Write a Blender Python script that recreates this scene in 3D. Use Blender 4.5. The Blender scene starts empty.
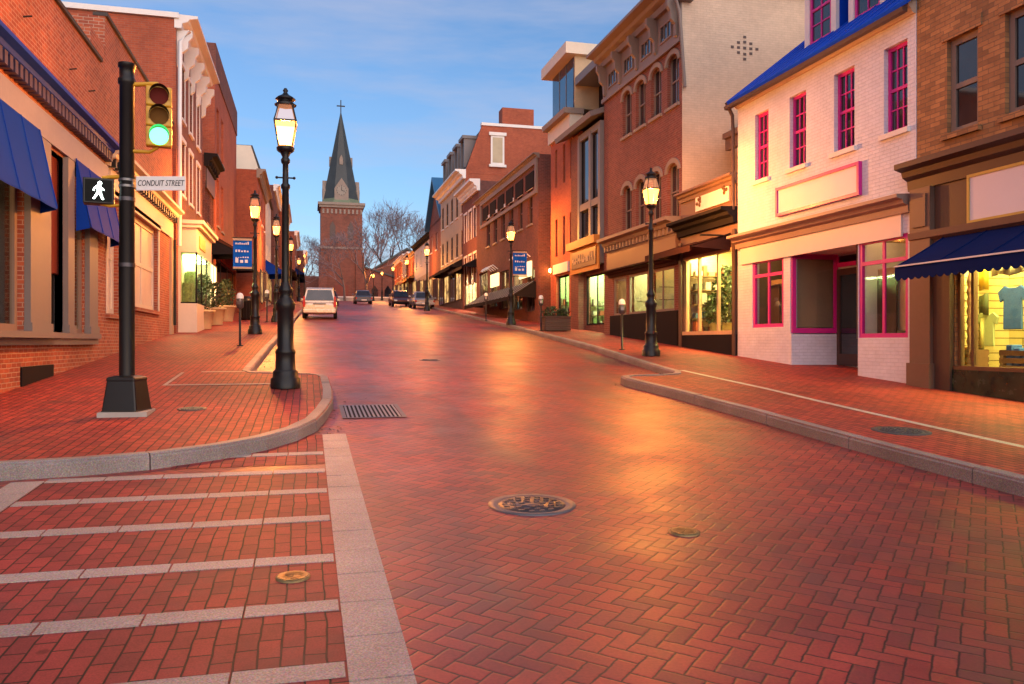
import bpy, bmesh, math, random
from mathutils import Vector, Matrix
random.seed(7)
SC = bpy.context.scene
COL = SC.collection
PI = math.pi
# ------------------------------------------------------------------ camera, sky, sun, exposure
F, YAW, HC = 800.0, math.radians(14.3), 1.6
CS, SN = math.cos(YAW), math.sin(YAW)
cd = bpy.data.cameras.new('street_camera'); cam = bpy.data.objects.new('street_camera', cd); COL.objects.link(cam)
cam.location = (0, 0, HC); cam.rotation_euler = (PI/2, 0, -YAW)
cd.sensor_width = 36; cd.lens = F/1024*36; cd.clip_end = 3000; cd.clip_start = .05
SC.camera = cam
SC.view_settings.view_transform = 'Standard'; SC.view_settings.look = 'None'
SC.view_settings.exposure = 1.22; SC.view_settings.gamma = 1.0
SC.cycles.use_denoising = True; SC.cycles.max_bounces = 5; SC.cycles.transparent_max_bounces = 8
SC.cycles.caustics_reflective = False; SC.cycles.caustics_refractive = False; SC.cycles.sample_clamp_indirect = 4
SUN_EL, SUN_AZ = math.radians(30), math.radians(172)   # azimuth clockwise from +Y (up the street)
wd = bpy.data.worlds.new('World'); SC.world = wd; wd.use_nodes = True
wn, wl = wd.node_tree.nodes, wd.node_tree.links
wn.clear()
def wnode(t, **k):
    n = wn.new(t)
    for a, v in k.items(): setattr(n, a, v)
    return n
wo = wnode('ShaderNodeOutputWorld'); bg = wnode('ShaderNodeBackground'); wl.new(bg.outputs[0], wo.inputs[0])
sky = wnode('ShaderNodeTexSky', sky_type='NISHITA', sun_disc=False)
sky.sun_elevation = math.radians(7); sky.sun_rotation = math.radians(165); sky.dust_density = .6; sky.ozone_density = 3.0
tc = wnode('ShaderNodeTexCoord'); mp = wnode('ShaderNodeMapping'); wl.new(tc.outputs['Generated'], mp.inputs[0])
mp.inputs['Scale'].default_value = (1.6, 1.6, 9.0)
cn = wnode('ShaderNodeTexNoise'); cn.inputs['Scale'].default_value = 1.7; cn.inputs['Detail'].default_value = 6; cn.inputs['Roughness'].default_value = .55
wl.new(mp.outputs[0], cn.inputs['Vector'])
cr = wnode('ShaderNodeValToRGB'); cr.color_ramp.elements[0].position = .38; cr.color_ramp.elements[1].position = .68
wl.new(cn.outputs['Fac'], cr.inputs[0])
tint = wnode('ShaderNodeMix', data_type='RGBA', blend_type='MULTIPLY'); tint.inputs[0].default_value = 1
tint.inputs[7].default_value = (1.0, .96, 1.06, 1); wl.new(sky.outputs[0], tint.inputs[6])
cm = wnode('ShaderNodeMix', data_type='RGBA'); wl.new(tint.outputs[2], cm.inputs[6])
cm.inputs[7].default_value = (2.3, 2.4, 3.1, 1)
cf = wnode('ShaderNodeMath', operation='MULTIPLY'); cf.inputs[1].default_value = .72; wl.new(cr.outputs[0], cf.inputs[0]); wl.new(cf.outputs[0], cm.inputs[0])
wl.new(cm.outputs[2], bg.inputs[0]); bg.inputs[1].default_value = .102
sd = bpy.data.lights.new('sun', 'SUN'); so = bpy.data.objects.new('sun', sd); COL.objects.link(so)
sd.energy = 1.2; sd.angle = math.radians(95); sd.color = (1, .80, .70)
sv = Vector((math.sin(SUN_AZ)*math.cos(SUN_EL), math.cos(SUN_AZ)*math.cos(SUN_EL), math.sin(SUN_EL)))
so.rotation_euler = sv.to_track_quat('Z', 'Y').to_euler(); so.location = (20, -30, 30)
# ------------------------------------------------------------------ measuring helpers
SL = [(-200, .04), (4, .04), (14, .068), (60, .07), (120, .055), (165, 0.), (1500, 0.)]
def _int(a, b):
    z = 0
    for (y0, s0), (y1, s1) in zip(SL, SL[1:]):
        lo, hi = max(a, y0), min(b, y1)
        if hi > lo:
            f = lambda q: s0+(s1-s0)*(q-y0)/(y1-y0)
            z += (f(lo)+f(hi))/2*(hi-lo)
    return z
def g(y): return _int(0, y) if y >= 0 else -_int(y, 0)
KH = .145
def ray(px, py):
    X = (px-512)/F
    return SN+X*CS, CS-X*SN, (342-py)/F
def gp(px, py, dz=0):                     # point of the ground (plus dz) under a direction
    dx, dy, dz_ = ray(px, py); f = lambda k: HC+k*dz_-(g(k*dy)+dz)
    k = .5
    while k < 300:
        if (f(k*1.02) <= 0) != (f(k) <= 0):
            lo, hi = (k, k*1.02) if f(k) > 0 else (k*1.02, k)
            for _ in range(30):
                m = (lo+hi)/2
                if f(m) > 0: lo = m
                else: hi = m
            return dx*lo, dy*lo
        k *= 1.02
    raise ValueError((px, py))
def at(px, py, t):                        # (s, z) on the facade plane x = t
    dx, dy, dz = ray(px, py); k = t/dx
    return dy*k, HC+dz*k
# ------------------------------------------------------------------ mesh builder
class MB:
    def __init__(s): s.v = []; s.f = []; s.sm = []; s.mi = []; s.cur = 0
    def poly(s, pts, smooth=False):
        n = len(s.v); s.v += [tuple(p) for p in pts]; s.f.append(tuple(range(n, n+len(pts)))); s.sm.append(smooth); s.mi.append(s.cur)
    def faces(s, pts, idx, smooth=False):
        n = len(s.v); s.v += [tuple(p) for p in pts]
        for q in idx: s.f.append(tuple(n+i for i in q)); s.sm.append(smooth); s.mi.append(s.cur)
    def box(s, x0, x1, y0, y1, z0, z1):
        P = [(x0,y0,z0),(x1,y0,z0),(x1,y1,z0),(x0,y1,z0),(x0,y0,z1),(x1,y0,z1),(x1,y1,z1),(x0,y1,z1)]
        s.faces(P, [(3,2,1,0),(4,5,6,7),(0,1,5,4),(1,2,6,5),(2,3,7,6),(3,0,4,7)])
    def prism(s, poly, off):              # polygon swept by a vector
        n = len(poly); o = Vector(off); P = [tuple(p) for p in poly]+[tuple(Vector(p)+o) for p in poly]
        s.faces(P, [tuple(reversed(range(n))), tuple(range(n, 2*n))]+[(i,(i+1)%n,n+(i+1)%n,n+i) for i in range(n)])
    def lathe(s, prof, c=(0,0,0), n=16, smooth=True, rot=0, sq=None):
        P = []; cx, cy, cz = c
        for r, z in prof:
            for k in range(n):
                a = 2*PI*k/n+rot; P.append((cx+r*math.cos(a), cy+r*math.sin(a), cz+z))
        I = []
        for j in range(len(prof)-1):
            for k in range(n): I.append((j*n+k, j*n+(k+1)%n, (j+1)*n+(k+1)%n, (j+1)*n+k))
        s.faces(P, I, smooth)
        m = len(prof)-1
        s.poly([P[k] for k in reversed(range(n))]); s.poly([P[m*n+k] for k in range(n)])
    def tube(s, path, r, n=8, smooth=True):
        path = [Vector(p) for p in path]; R = r if isinstance(r, (list, tuple)) else [r]*len(path); P = []
        for i, p in enumerate(path):
            d = (path[min(i+1, len(path)-1)]-path[max(i-1, 0)]).normalized()
            a = d.orthogonal().normalized() if abs(d.z) > .99 else d.cross(Vector((0,0,1))).normalized()
            b = d.cross(a)
            for k in range(n):
                t = 2*PI*k/n; P.append(p+R[i]*(math.cos(t)*a+math.sin(t)*b))
        I = [(j*n+k, j*n+(k+1)%n, (j+1)*n+(k+1)%n, (j+1)*n+k) for j in range(len(path)-1) for k in range(n)]
        s.faces(P, I, smooth); s.poly([P[k] for k in reversed(range(n))]); s.poly(P[-n:])
    def ball(s, c, r, n=10, m=6, sc=(1,1,1)):
        P = []; I = []
        for j in range(m+1):
            a = -PI/2+PI*j/m
            for k in range(n):
                b = 2*PI*k/n; P.append((c[0]+r*sc[0]*math.cos(a)*math.cos(b), c[1]+r*sc[1]*math.cos(a)*math.sin(b), c[2]+r*sc[2]*math.sin(a)))
        for j in range(m):
            for k in range(n): I.append((j*n+k, j*n+(k+1)%n, (j+1)*n+(k+1)%n, (j+1)*n+k))
        s.faces(P, I, True)
    def build(s, name, mat, parent=None, bevel=0):
        me = bpy.data.meshes.new(name); o = bpy.data.objects.new(name, me); COL.objects.link(o)
        off = WL.get(parent.name, Vector()) if parent else Vector()
        me.from_pydata([(p[0]-off.x, p[1]-off.y, p[2]-off.z) for p in s.v], [], s.f)
        me.polygons.foreach_set('use_smooth', s.sm)
        for m in (mat if isinstance(mat, (list, tuple)) else [mat]): me.materials.append(m)
        me.polygons.foreach_set('material_index', s.mi)
        uv = me.uv_layers.new(name='UVMap').data
        for p in me.polygons:
            n = p.normal; ax = max(range(3), key=lambda i: abs(n[i]))
            for li in p.loop_indices:
                c = s.v[me.loops[li].vertex_index]
                uv[li].uv = (c[0], c[1]) if ax == 2 else ((c[1], c[2]) if ax == 0 else (c[0], c[2]))
        if bevel:
            b = o.modifiers.new('bevel', 'BEVEL'); b.width = bevel; b.segments = 2; b.limit_method = 'ANGLE'; b.angle_limit = math.radians(40)
        if parent: o.parent = parent
        WL[o.name] = off.copy()
        return o
WL = {}
def tag(o, label, cat, group=None):
    o['label'] = label; o['category'] = cat
    if group: o['group'] = group
    return o
def root(name, loc, label, cat, group=None):
    o = bpy.data.objects.new(name, None); COL.objects.link(o); o.location = loc; o.empty_display_size = .3
    WL[o.name] = Vector(loc); return tag(o, label, cat, group)
def kind(o, k): o['kind'] = k; return o
def copy_tree(o, parent=None):
    c = o.copy(); COL.objects.link(c)
    if parent: c.parent = parent
    for ch in list(KIDS.get(o.name, [])): copy_tree(ch, c)
    return c
KIDS = {}
def index_kids():
    KIDS.clear()
    for o in SC.objects:
        if o.parent: KIDS.setdefault(o.parent.name, []).append(o)
# ------------------------------------------------------------------ materials
class NT:
    def __init__(s, name):
        s.m = bpy.data.materials.new(name); s.m.use_nodes = True; s.t = s.m.node_tree; s.p = s.t.nodes['Principled BSDF']; s.out = s.t.nodes['Material Output']
    def n(s, t, ins=None, **k):
        q = s.t.nodes.new(t)
        for a, v in k.items(): setattr(q, a, v)
        for a, v in (ins or {}).items(): s.set(q.inputs[a], v)
        return q
    def set(s, sock, v):
        if isinstance(v, bpy.types.NodeSocket): s.t.links.new(v, sock)
        elif isinstance(v, bpy.types.Node): s.t.links.new(v.outputs[0], sock)
        else:
            if hasattr(sock.default_value, '__len__') and not hasattr(v, '__len__'): v = (v,)*len(sock.default_value)
            if sock.type == 'RGBA' and len(v) == 3: v = (*v, 1)
            sock.default_value = v
    def math(s, op, a, b=0, c=None):
        q = s.n('ShaderNodeMath', operation=op); s.set(q.inputs[0], a); s.set(q.inputs[1], b)
        if c is not None: s.set(q.inputs[2], c)
        return q.outputs[0]
    def mix(s, f, a, b, bt='MIX'):
        q = s.n('ShaderNodeMix', data_type='RGBA', blend_type=bt); s.set(q.inputs[0], f); s.set(q.inputs[6], a); s.set(q.inputs[7], b); return q.outputs[2]
    def uv(s): return s.n('ShaderNodeUVMap').outputs[0]
    def noise(s, scale, detail=4, vec=None, rough=.55):
        q = s.n('ShaderNodeTexNoise', {'Scale': scale, 'Detail': detail, 'Roughness': rough}); s.set(q.inputs['Vector'], vec if vec is not None else s.obj()); return q.outputs['Fac']
    def obj(s): return s.n('ShaderNodeNewGeometry').outputs['Position']
    def ramp(s, f, a, b, ca=(0,0,0), cb=(1,1,1)):
        q = s.n('ShaderNodeValToRGB'); e = q.color_ramp.elements; e[0].position = a; e[1].position = b; e[0].color = (*ca, 1); e[1].color = (*cb, 1); s.set(q.inputs[0], f); return q.outputs[0]
    def bump(s, h, strength=.5, dist=.01):
        q = s.n('ShaderNodeBump', {'Strength': strength, 'Distance': dist, 'Height': h}); s.set(s.p.inputs['Normal'], q.outputs[0])
    def base(s, c, rough=.7, metal=0, spec=None):
        s.set(s.p.inputs['Base Color'], c); s.set(s.p.inputs['Roughness'], rough); s.p.inputs['Metallic'].default_value = metal
        if spec is not None: s.p.inputs['Specular IOR Level'].default_value = spec
        return s
MC = {}
def paint(name, c, rough=.5, metal=0, var=.18, spec=None, scale=1.5):
    k = (name,)
    if k in MC: return MC[k]
    t = NT(name); n = t.noise(scale, 6); f = t.ramp(n, .3, .7, (1-var,)*3, (1,)*3)
    n2 = t.noise(14, 3)
    f2 = t.ramp(n2, .35, .75, (1-var*.4,)*3, (1,)*3)
    t.base(t.mix(1, t.mix(1, c, f, 'MULTIPLY'), f2, 'MULTIPLY'), t.math('ADD', t.math('MULTIPLY', n, .2), rough-.1), metal, spec)
    t.bump(n2, .12, .004)
    MC[k] = t.m; return t.m
def brick(name, c1, c2, mortar, bw=.215, rh=.075, ms=.007, rough=.85, var=.3, bump=.6, paving=False):
    t = NT(name); uv = t.uv()
    if paving:
        q = t.n('ShaderNodeMapping', {'Rotation': (0, 0, PI/2)}); t.set(q.inputs[0], uv); uv = q.outputs[0]
    wob = t.n('ShaderNodeTexNoise', {'Scale': 3.0, 'Detail': 2}); t.set(wob.inputs['Vector'], uv)
    vm = t.n('ShaderNodeVectorMath', operation='MULTIPLY_ADD'); t.set(vm.inputs[0], wob.outputs['Color']); vm.inputs[1].default_value = ((.03, .03, 0) if paving else (.012, .012, 0)); t.set(vm.inputs[2], uv)
    b = t.n('ShaderNodeTexBrick', {'Scale': 1, 'Brick Width': bw, 'Row Height': rh, 'Mortar Size': ms, 'Mortar Smooth': .35, 'Bias': -.1, 'Color1': c1, 'Color2': c2, 'Mortar': mortar})
    t.set(b.inputs['Vector'], vm.outputs[0])
    big = t.noise(.55, 5); sm = t.noise(5, 4)
    col = t.mix(1, b.outputs['Color'], t.ramp(big, .3, .72, (1-var,)*3, (1.06,)*3), 'MULTIPLY')
    col = t.mix(1, col, t.ramp(sm, .3, .7, (1-var*.6,)*3, (1.05,)*3), 'MULTIPLY')
    if paving:
        vo = t.n('ShaderNodeTexVoronoi', {'Scale': 2.2}); t.set(vo.inputs['Vector'], t.obj())
        gum = t.ramp(vo.outputs['Distance'], .05, .075, (.45, .45, .45), (1, 1, 1)); col = t.mix(.8, col, gum, 'MULTIPLY')
        grit = t.noise(110, 3); col = t.mix(1, col, t.ramp(grit, .3, .7, (.72,)*3, (1.15,)*3), 'MULTIPLY')
        dirt = t.noise(1.3, 7, None, .65); col = t.mix(t.ramp(dirt, .52, .72, (0,)*3, (.55,)*3), col, (.085, .05, .045))
    t.base(col, rough, 0, .22 if paving else None)
    h = t.math('SUBTRACT', t.math('MULTIPLY', sm, .3), b.outputs['Fac'])
    t.bump(h, bump, .012)
    return t.m
def emit(name, c, s):
    t = NT(name); t.base((0, 0, 0), .5); t.set(t.p.inputs['Emission Color'], c); t.p.inputs['Emission Strength'].default_value = s; return t.m
def herring(name, w, c_list, mortar, rot=45, rough=.46):
    t = NT(name); uv = t.uv()
    mp_ = t.n('ShaderNodeMapping', {'Scale': (1/w, 1/w, 1), 'Rotation': (0, 0, math.radians(rot))}); t.set(mp_.inputs[0], uv)
    wob = t.n('ShaderNodeTexNoise', {'Scale': 1.1, 'Detail': 3}); t.set(wob.inputs['Vector'], mp_.outputs[0])
    vm = t.n('ShaderNodeVectorMath', operation='MULTIPLY_ADD'); t.set(vm.inputs[0], wob.outputs['Color']); vm.inputs[1].default_value = (.17, .17, 0); t.set(vm.inputs[2], mp_.outputs[0])
    sp = t.n('ShaderNodeSeparateXYZ'); t.set(sp.inputs[0], vm.outputs[0])
    x, y = sp.outputs[0], sp.outputs[1]
    i, j = t.math('FLOOR', x), t.math('FLOOR', y); fx, fy = t.math('SUBTRACT', x, i), t.math('SUBTRACT', y, j)
    k = t.math('FLOORED_MODULO', t.math('SUBTRACT', i, j), 4)
    is_ = [t.math('COMPARE', k, v, .1) for v in range(4)]
    dl = t.math('ADD', fx, is_[1]); dr = t.math('ADD', t.math('SUBTRACT', 1, fx), is_[0])
    db = t.math('ADD', fy, is_[2]); dt = t.math('ADD', t.math('SUBTRACT', 1, fy), is_[3])
    d = t.math('MINIMUM', t.math('MINIMUM', dl, dr), t.math('MINIMUM', db, dt))
    ci = t.n('ShaderNodeCombineXYZ'); t.set(ci.inputs[0], t.math('SUBTRACT', i, is_[1])); t.set(ci.inputs[1], t.math('SUBTRACT', j, is_[2]))
    wn_ = t.n('ShaderNodeTexWhiteNoise', noise_dimensions='2D'); t.set(wn_.inputs['Vector'], ci.outputs[0])
    cr_ = t.n('ShaderNodeValToRGB'); e = cr_.color_ramp.elements; e[0].color = (*c_list[0], 1); e[1].color = (*c_list[-1], 1)
    for q, c in enumerate(c_list[1:-1]):
        ee = e.new((q+1)/(len(c_list)-1)); ee.color = (*c, 1)
    t.set(cr_.inputs[0], wn_.outputs['Value'])
    big = t.noise(.35, 6); mid = t.noise(1.7, 5); fine = t.noise(60, 3)
    col = t.mix(1, cr_.outputs[0], t.ramp(big, .32, .68, (.62, .6, .62), (1.08, 1.04, 1.0)), 'MULTIPLY')
    col = t.mix(1, col, t.ramp(mid, .3, .7, (.74,)*3, (1.1,)*3), 'MULTIPLY')
    col = t.mix(1, col, t.ramp(fine, .3, .7, (.8,)*3, (1.1,)*3), 'MULTIPLY')
    vo = t.n('ShaderNodeTexVoronoi', {'Scale': 1.6}); t.set(vo.inputs['Vector'], t.obj())
    col = t.mix(.7, col, t.ramp(vo.outputs['Distance'], .04, .07, (.5,)*3, (1,)*3), 'MULTIPLY')
    ms_ = t.n('ShaderNodeMapping', {'Scale': (1.1, .16, 1)}); t.set(ms_.inputs[0], uv); trk = t.noise(1.0, 6, ms_.outputs[0], .6)
    col = t.mix(t.ramp(trk, .47, .64, (0,)*3, (.72,)*3), col, (.085, .036, .038))
    edge = t.math('ADD', d, t.math('MULTIPLY', t.math('SUBTRACT', fine, .5), .06))
    msk = t.ramp(edge, .02, .075)
    col = t.mix(msk, mortar, col)
    t.base(col, t.math('ADD', t.math('MULTIPLY', mid, .3), t.math('SUBTRACT', t.math('SUBTRACT', rough, .1), t.math('MULTIPLY', big, .1))), 0, .42)
    h = t.math('ADD', t.ramp(d, .0, .14), t.math('ADD', t.math('MULTIPLY', wn_.outputs['Value'], .45), t.math('MULTIPLY', fine, .25)))
    t.bump(h, .2, .008)
    return t.m
M = {}
M['road'] = herring('road brick', .104, [(.21,.032,.034),(.33,.043,.037),(.355,.046,.038),(.375,.050,.040),(.42,.064,.045),(.34,.043,.037),(.20,.046,.050)], (.018,.008,.008))
M['walk'] = brick('sidewalk brick', (.50,.068,.046), (.30,.046,.038), (.07,.024,.02), bw=.205, rh=.103, ms=.0085, rough=.62, var=.32, bump=.6, paving=True)
M['cross'] = brick('crosswalk brick', (.40,.054,.048), (.24,.040,.042), (.03,.014,.013), bw=.205, rh=.103, ms=.006, rough=.62, var=.3, bump=.6, paving=True)
M['brickA'] = brick('weathered red brick', (.44,.115,.052), (.28,.065,.038), (.46,.30,.22), ms=.009, var=.3)
M['brickB'] = brick('orange red brick', (.44,.10,.042), (.35,.075,.036), (.34,.15,.10), var=.25)
M['brickC'] = brick('dark red brick', (.20,.06,.045), (.14,.045,.038), (.20,.12,.1), var=.3)
M['brickD'] = brick('mid red brick', (.27,.075,.05), (.20,.058,.042), (.30,.2,.16), var=.3)
M['brickO'] = brick('brown tan brick', (.47,.235,.095), (.25,.125,.058), (.20,.13,.08), rh=.085, bw=.24, var=.3)
M['tan'] = brick('tan painted brick', (.62,.47,.34), (.58,.44,.32), (.52,.39,.28), var=.14, bump=.45)
M['white'] = brick('white painted brick', (.69,.72,.84), (.66,.69,.82), (.60,.63,.75), var=.14, bump=.8, rough=.6)
M['church'] = brick('church brick', (.26,.08,.05), (.19,.06,.04), (.20,.12,.09), bw=.6, rh=.25, ms=.02, var=.3)
def granite(name, c):
    t = NT(name); n = t.noise(90, 4); n2 = t.noise(1.2, 5); v = t.n('ShaderNodeTexVoronoi', {'Scale': 150}); t.set(v.inputs['Vector'], t.obj())
    col = t.mix(1, t.ramp(n, .35, .7, tuple(x*.62 for x in c), tuple(x*1.15 for x in c)), t.ramp(n2, .3, .7, (.68, .66, .66), (1.05,)*3), 'MULTIPLY')
    t.base(t.mix(.35, col, v.outputs['Color'], 'SOFT_LIGHT'), .6); t.bump(n, .35, .006); return t.m
M['granite'] = granite('granite', (.42,.34,.31)); M['kerb'] = granite('kerb granite', (.30,.25,.23))
M['stone'] = paint('brown stone', (.30,.24,.20), .8); M['concrete'] = paint('concrete', (.42,.38,.34), .85)
M['ground'] = paint('dry ground', (.10,.085,.07), .95)
M['black'] = paint('black painted iron', (.010,.010,.011), .38, 0, .3, .35); M['blackm'] = paint('black rubber', (.015,.015,.015), .7)
M['cream'] = paint('cream paint', (.70,.62,.50), .6, var=.1); M['whitep'] = paint('white paint', (.78,.76,.74), .5, var=.1)
M['lilac'] = paint('pale lilac paint', (.74,.71,.78), .5, var=.05)
M['magenta'] = paint('magenta paint', (.60,.015,.28), .4, var=.12); M['brown'] = paint('brown paint', (.075,.04,.032), .5)
M['brownl'] = paint('light brown paint', (.17,.10,.075), .5); M['taupe'] = paint('taupe paint', (.22,.17,.145), .6, var=.1); M['grey'] = paint('grey paint', (.165,.16,.17), .55, var=.12)
M['redp'] = paint('oxide red paint', (.20,.035,.02), .6); M['buff'] = paint('buff paint', (.55,.40,.24), .6)
M['navy'] = paint('navy canvas', (.004,.016,.10), .8, var=.2, spec=.06); M['blue'] = paint('blue canvas', (.004,.04,.36), .75, var=.15, spec=.06); M['bluec'] = paint('blue cornice paint', (.01,.045,.42), .6, spec=.15)
M['bluer'] = paint('blue metal roof', (.003,.075,.60), .6, var=.2, spec=.12); M['bluex'] = paint('blue slate roof', (.03,.16,.34), .5)
M['dark'] = paint('dark canvas', (.02,.018,.02), .8, spec=.06); M['maroon'] = paint('brown canvas', (.045,.02,.018), .75, spec=.06)
M['yellow'] = paint('signal yellow', (.62,.33,.02), .4, var=.1); M['slate'] = paint('slate', (.05,.062,.066), .55, var=.35, scale=.6)
M['copper'] = paint('weathered copper', (.16,.20,.12), .6); M['roofd'] = paint('dark roofing', (.06,.055,.055), .85)
M['marble'] = paint('dark green marble', (.03,.055,.035), .25, var=.6, scale=5); M['metal'] = paint('worn metal', (.26,.25,.25), .38, .8, .4, scale=6)
M['iron'] = paint('cast iron', (.11,.10,.11), .42, .7, .4, scale=9); M['rust'] = paint('rusty brass cover', (.35,.24,.10), .5, .5, .5, scale=9)
M['bark'] = paint('grey bark', (.13,.10,.095), .9); M['twig'] = paint('twig bark', (.26,.19,.20), .9)
M['leaf'] = paint('dark leaf', (.045,.075,.02), .6, var=.5, scale=6); M['terracotta'] = paint('pale planter', (.50,.37,.22), .8); M['wood'] = paint('wood', (.16,.08,.035), .6, var=.4)
M['orange'] = paint('orange fascia', (.55,.22,.03), .6); M['gold'] = paint('gold car paint', (.60,.54,.45), .28, .4, .04); M['carred'] = paint('dark red car paint', (.09,.025,.03), .3, .2, .05)
M['carblue'] = paint('blue grey car paint', (.06,.085,.13), .3, .3, .05); M['carsilver'] = paint('silver car paint', (.36,.37,.40), .3, .6, .05)
M['tail'] = paint('red lens', (.40,.01,.01), .2, var=.02); M['chrome'] = paint('chrome', (.7,.7,.72), .12, 1, .02)
M['hub'] = paint('wheel alloy', (.40,.40,.42), .3, .8, .1); M['plate'] = paint('white plate', (.75,.75,.72), .4, var=.03)
def glass_dark(name, c=(.018,.02,.026), rough=.04):
    t = NT(name); n = t.noise(.9, 3); t.base(t.mix(1, c, t.ramp(n, .35, .65, (.5,)*3, (1.5,)*3), 'MULTIPLY'), rough, 0, .9); t.bump(n, .05, .02); return t.m
M['glass'] = glass_dark('window glass'); M['glassb'] = glass_dark('blue curtain wall glass', (.008,.03,.085), .03)
def glass_clear(name, col=(1,1,1)):
    t = NT(name); tr = t.n('ShaderNodeBsdfTransparent', {'Color': col}); gl = t.n('ShaderNodeBsdfGlossy', {'Roughness': .03})
    bf = t.n('ShaderNodeNewGeometry').outputs['Backfacing']; fr = t.n('ShaderNodeFresnel', {'IOR': t.math('ADD', 1.38, t.math('MULTIPLY', bf, 1/1.38-1.38))}); mx = t.n('ShaderNodeMixShader', {0: fr.outputs[0]}); t.t.links.new(tr.outputs[0], mx.inputs[1]); t.t.links.new(gl.outputs[0], mx.inputs[2])
    t.t.links.new(mx.outputs[0], t.out.inputs[0]); return t.m
M['clear'] = glass_clear('shop window glass', (.93,.95,.93))
def glow_glass(name, c, s_):
    t = NT(name); tr = t.n('ShaderNodeBsdfTransparent', {'Color': (1, .93, .82, 1)}); em = t.n('ShaderNodeEmission', {'Color': (*c, 1), 'Strength': s_}); ad = t.n('ShaderNodeAddShader')
    t.t.links.new(tr.outputs[0], ad.inputs[0]); t.t.links.new(em.outputs[0], ad.inputs[1]); t.t.links.new(ad.outputs[0], t.out.inputs[0]); return t.m
M['lamp'] = glow_glass('lit lantern glass', (1, .33, .05), 2.0); M['lampdim'] = emit('lit lantern glass far', (1, .46, .12), 30)
M['lampglass'] = glow_glass('upper lantern glass', (1, .42, .22), .12)
M['green'] = emit('green signal lens', (.06, 1, .24), 3.6); M['walkwhite'] = emit('white walk signal', (.85, 1, .92), 7)
M['lensr'] = paint('unlit red lens', (.14,.015,.01), .5, spec=.08); M['lensy'] = paint('unlit amber lens', (.17,.075,.012), .5, spec=.08)
M['lightY'] = emit('warm shop light', (1, .80, .24), 36); M['lightW'] = emit('pale shop light', (1, .86, .5), 30); M['lightG'] = emit('greenish shop light', (.85, 1, .45), 22)
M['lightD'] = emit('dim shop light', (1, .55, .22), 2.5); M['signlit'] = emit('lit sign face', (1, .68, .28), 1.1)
def winlit():
    t = NT('lit far window'); n = t.noise(1.6, 5, None, .7); c = t.ramp(n, .38, .66, (.05,.02,.008), (1,.56,.17)); t.base((.02,.015,.01), .1); t.set(t.p.inputs['Emission Color'], c); t.p.inputs['Emission Strength'].default_value = .75; return t.m
M['winlit'] = winlit(); M['orangelamp'] = emit('small orange lamp', (1, .42, .08), 30)
M['redlight'] = emit('red signal lens', (1, .05, .02), 14)
M['shopY'] = paint('shop wall yellow', (.72,.62,.30), .8); M['slat'] = brick('slatwall', (.74,.64,.30), (.70,.60,.28), (.22,.17,.06), bw=3.0, rh=.14, ms=.012, var=.1, bump=.5, rough=.6); M['shopW'] = paint('shop wall cream', (.66,.60,.44), .8); M['shopG'] = paint('shop wall green', (.50,.62,.36), .8); M['shopD'] = paint('shop wall dim', (.30,.22,.15), .8)
M['banner'] = paint('banner blue', (.006,.13,.60), .7, var=.25, scale=3, spec=.1)
# ------------------------------------------------------------------ ground, road, pavements
def ys(a, b):
    out = [a]; y = a
    while y < b:
        y += .5 if y < 20 else (1.2 if y < 60 else (3 if y < 180 else 25)); out.append(min(y, b))
    return out
def sheet(name, x0, x1, y0, y1, dz, mat, k='structure', parent=None):
    m = MB(); Y = ys(y0, y1)
    fx0 = x0 if callable(x0) else (lambda y: x0); fx1 = x1 if callable(x1) else (lambda y: x1)
    P = []
    for y in Y:
        a, b = fx0(y), fx1(y)
        for q in range(5): P.append((a+(b-a)*q/4, y, g(y)+dz))
    m.faces(P, [(5*i+q, 5*i+q+1, 5*i+q+6, 5*i+q+5) for i in range(len(Y)-1) for q in range(4)])
    o = m.build(name, mat, parent)
    if k: kind(o, k)
    return o
sheet('ground', -700, 700, -150, 1200, -.03, M['ground'])
sheet('road', -60, 60, -12, 190, 0, M['road'])
def interp(tab, y):
    if y <= tab[0][1]: return tab[0][0]
    for (x0, y0), (x1, y1) in zip(tab, tab[1:]):
        if y <= y1: return x0+(x1-x0)*(y-y0)/(y1-y0) if y1 > y0 else x1
    return tab[-1][0]
LC1 = [(-40,8.0),(-6,8.04),(-2.69,8.12),(-2.1,8.2),(-1.48,8.38),(-.88,8.76),(-.45,9.2),(-.12,9.75),(.1,10.4),(.24,11.3),(.36,12.4),(.39,13.6),(.37,15.5),(.28,15.85),(.05,16.05),(-.6,16.2),(-1.0,16.35),(-1.12,16.7)]
LC2 = [(-1.12,16.7),(-1.04,23.5),(-.84,31.3),(-.49,52),(.4,85),(1.6,125),(2.4,150)]
LC = LC1+LC2[1:]
RC1 = [(6.1,-12),(6.12,7.2),(6.22,10.4),(6.16,12.6),(6.0,14.6),(6.06,14.95),(6.3,15.12),(7.0,15.2),(7.4,15.35),(7.62,15.8)]
RC2 = [(7.62,15.8),(7.72,16.8),(8.45,23),(9.14,34.4),(10.4,71),(12.2,110),(13.6,150)]
RC = RC1+RC2[1:]
def walk_side(name, tab, side, y0):
    m = MB(); Y = sorted(set([round(v, 4) for v in ys(y0, 150)]+[p[1] for p in tab if p[1] > y0])); P = []
    for y in Y:
        e = interp(tab, y); far = -60 if side < 0 else 60
        for q in range(6): P.append((e+(far-e)*(q/5)**2.2, y, g(y)+KH))
    m.faces(P, [(6*i+q, 6*i+q+1, 6*i+q+7, 6*i+q+6) for i in range(len(Y)-1) for q in range(5)])
    return kind(m.build(name, M['walk']), 'structure')
walk_side('sidewalk', LC, -1, 8.0); walk_side('sidewalk', RC, 1, -12)
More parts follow.
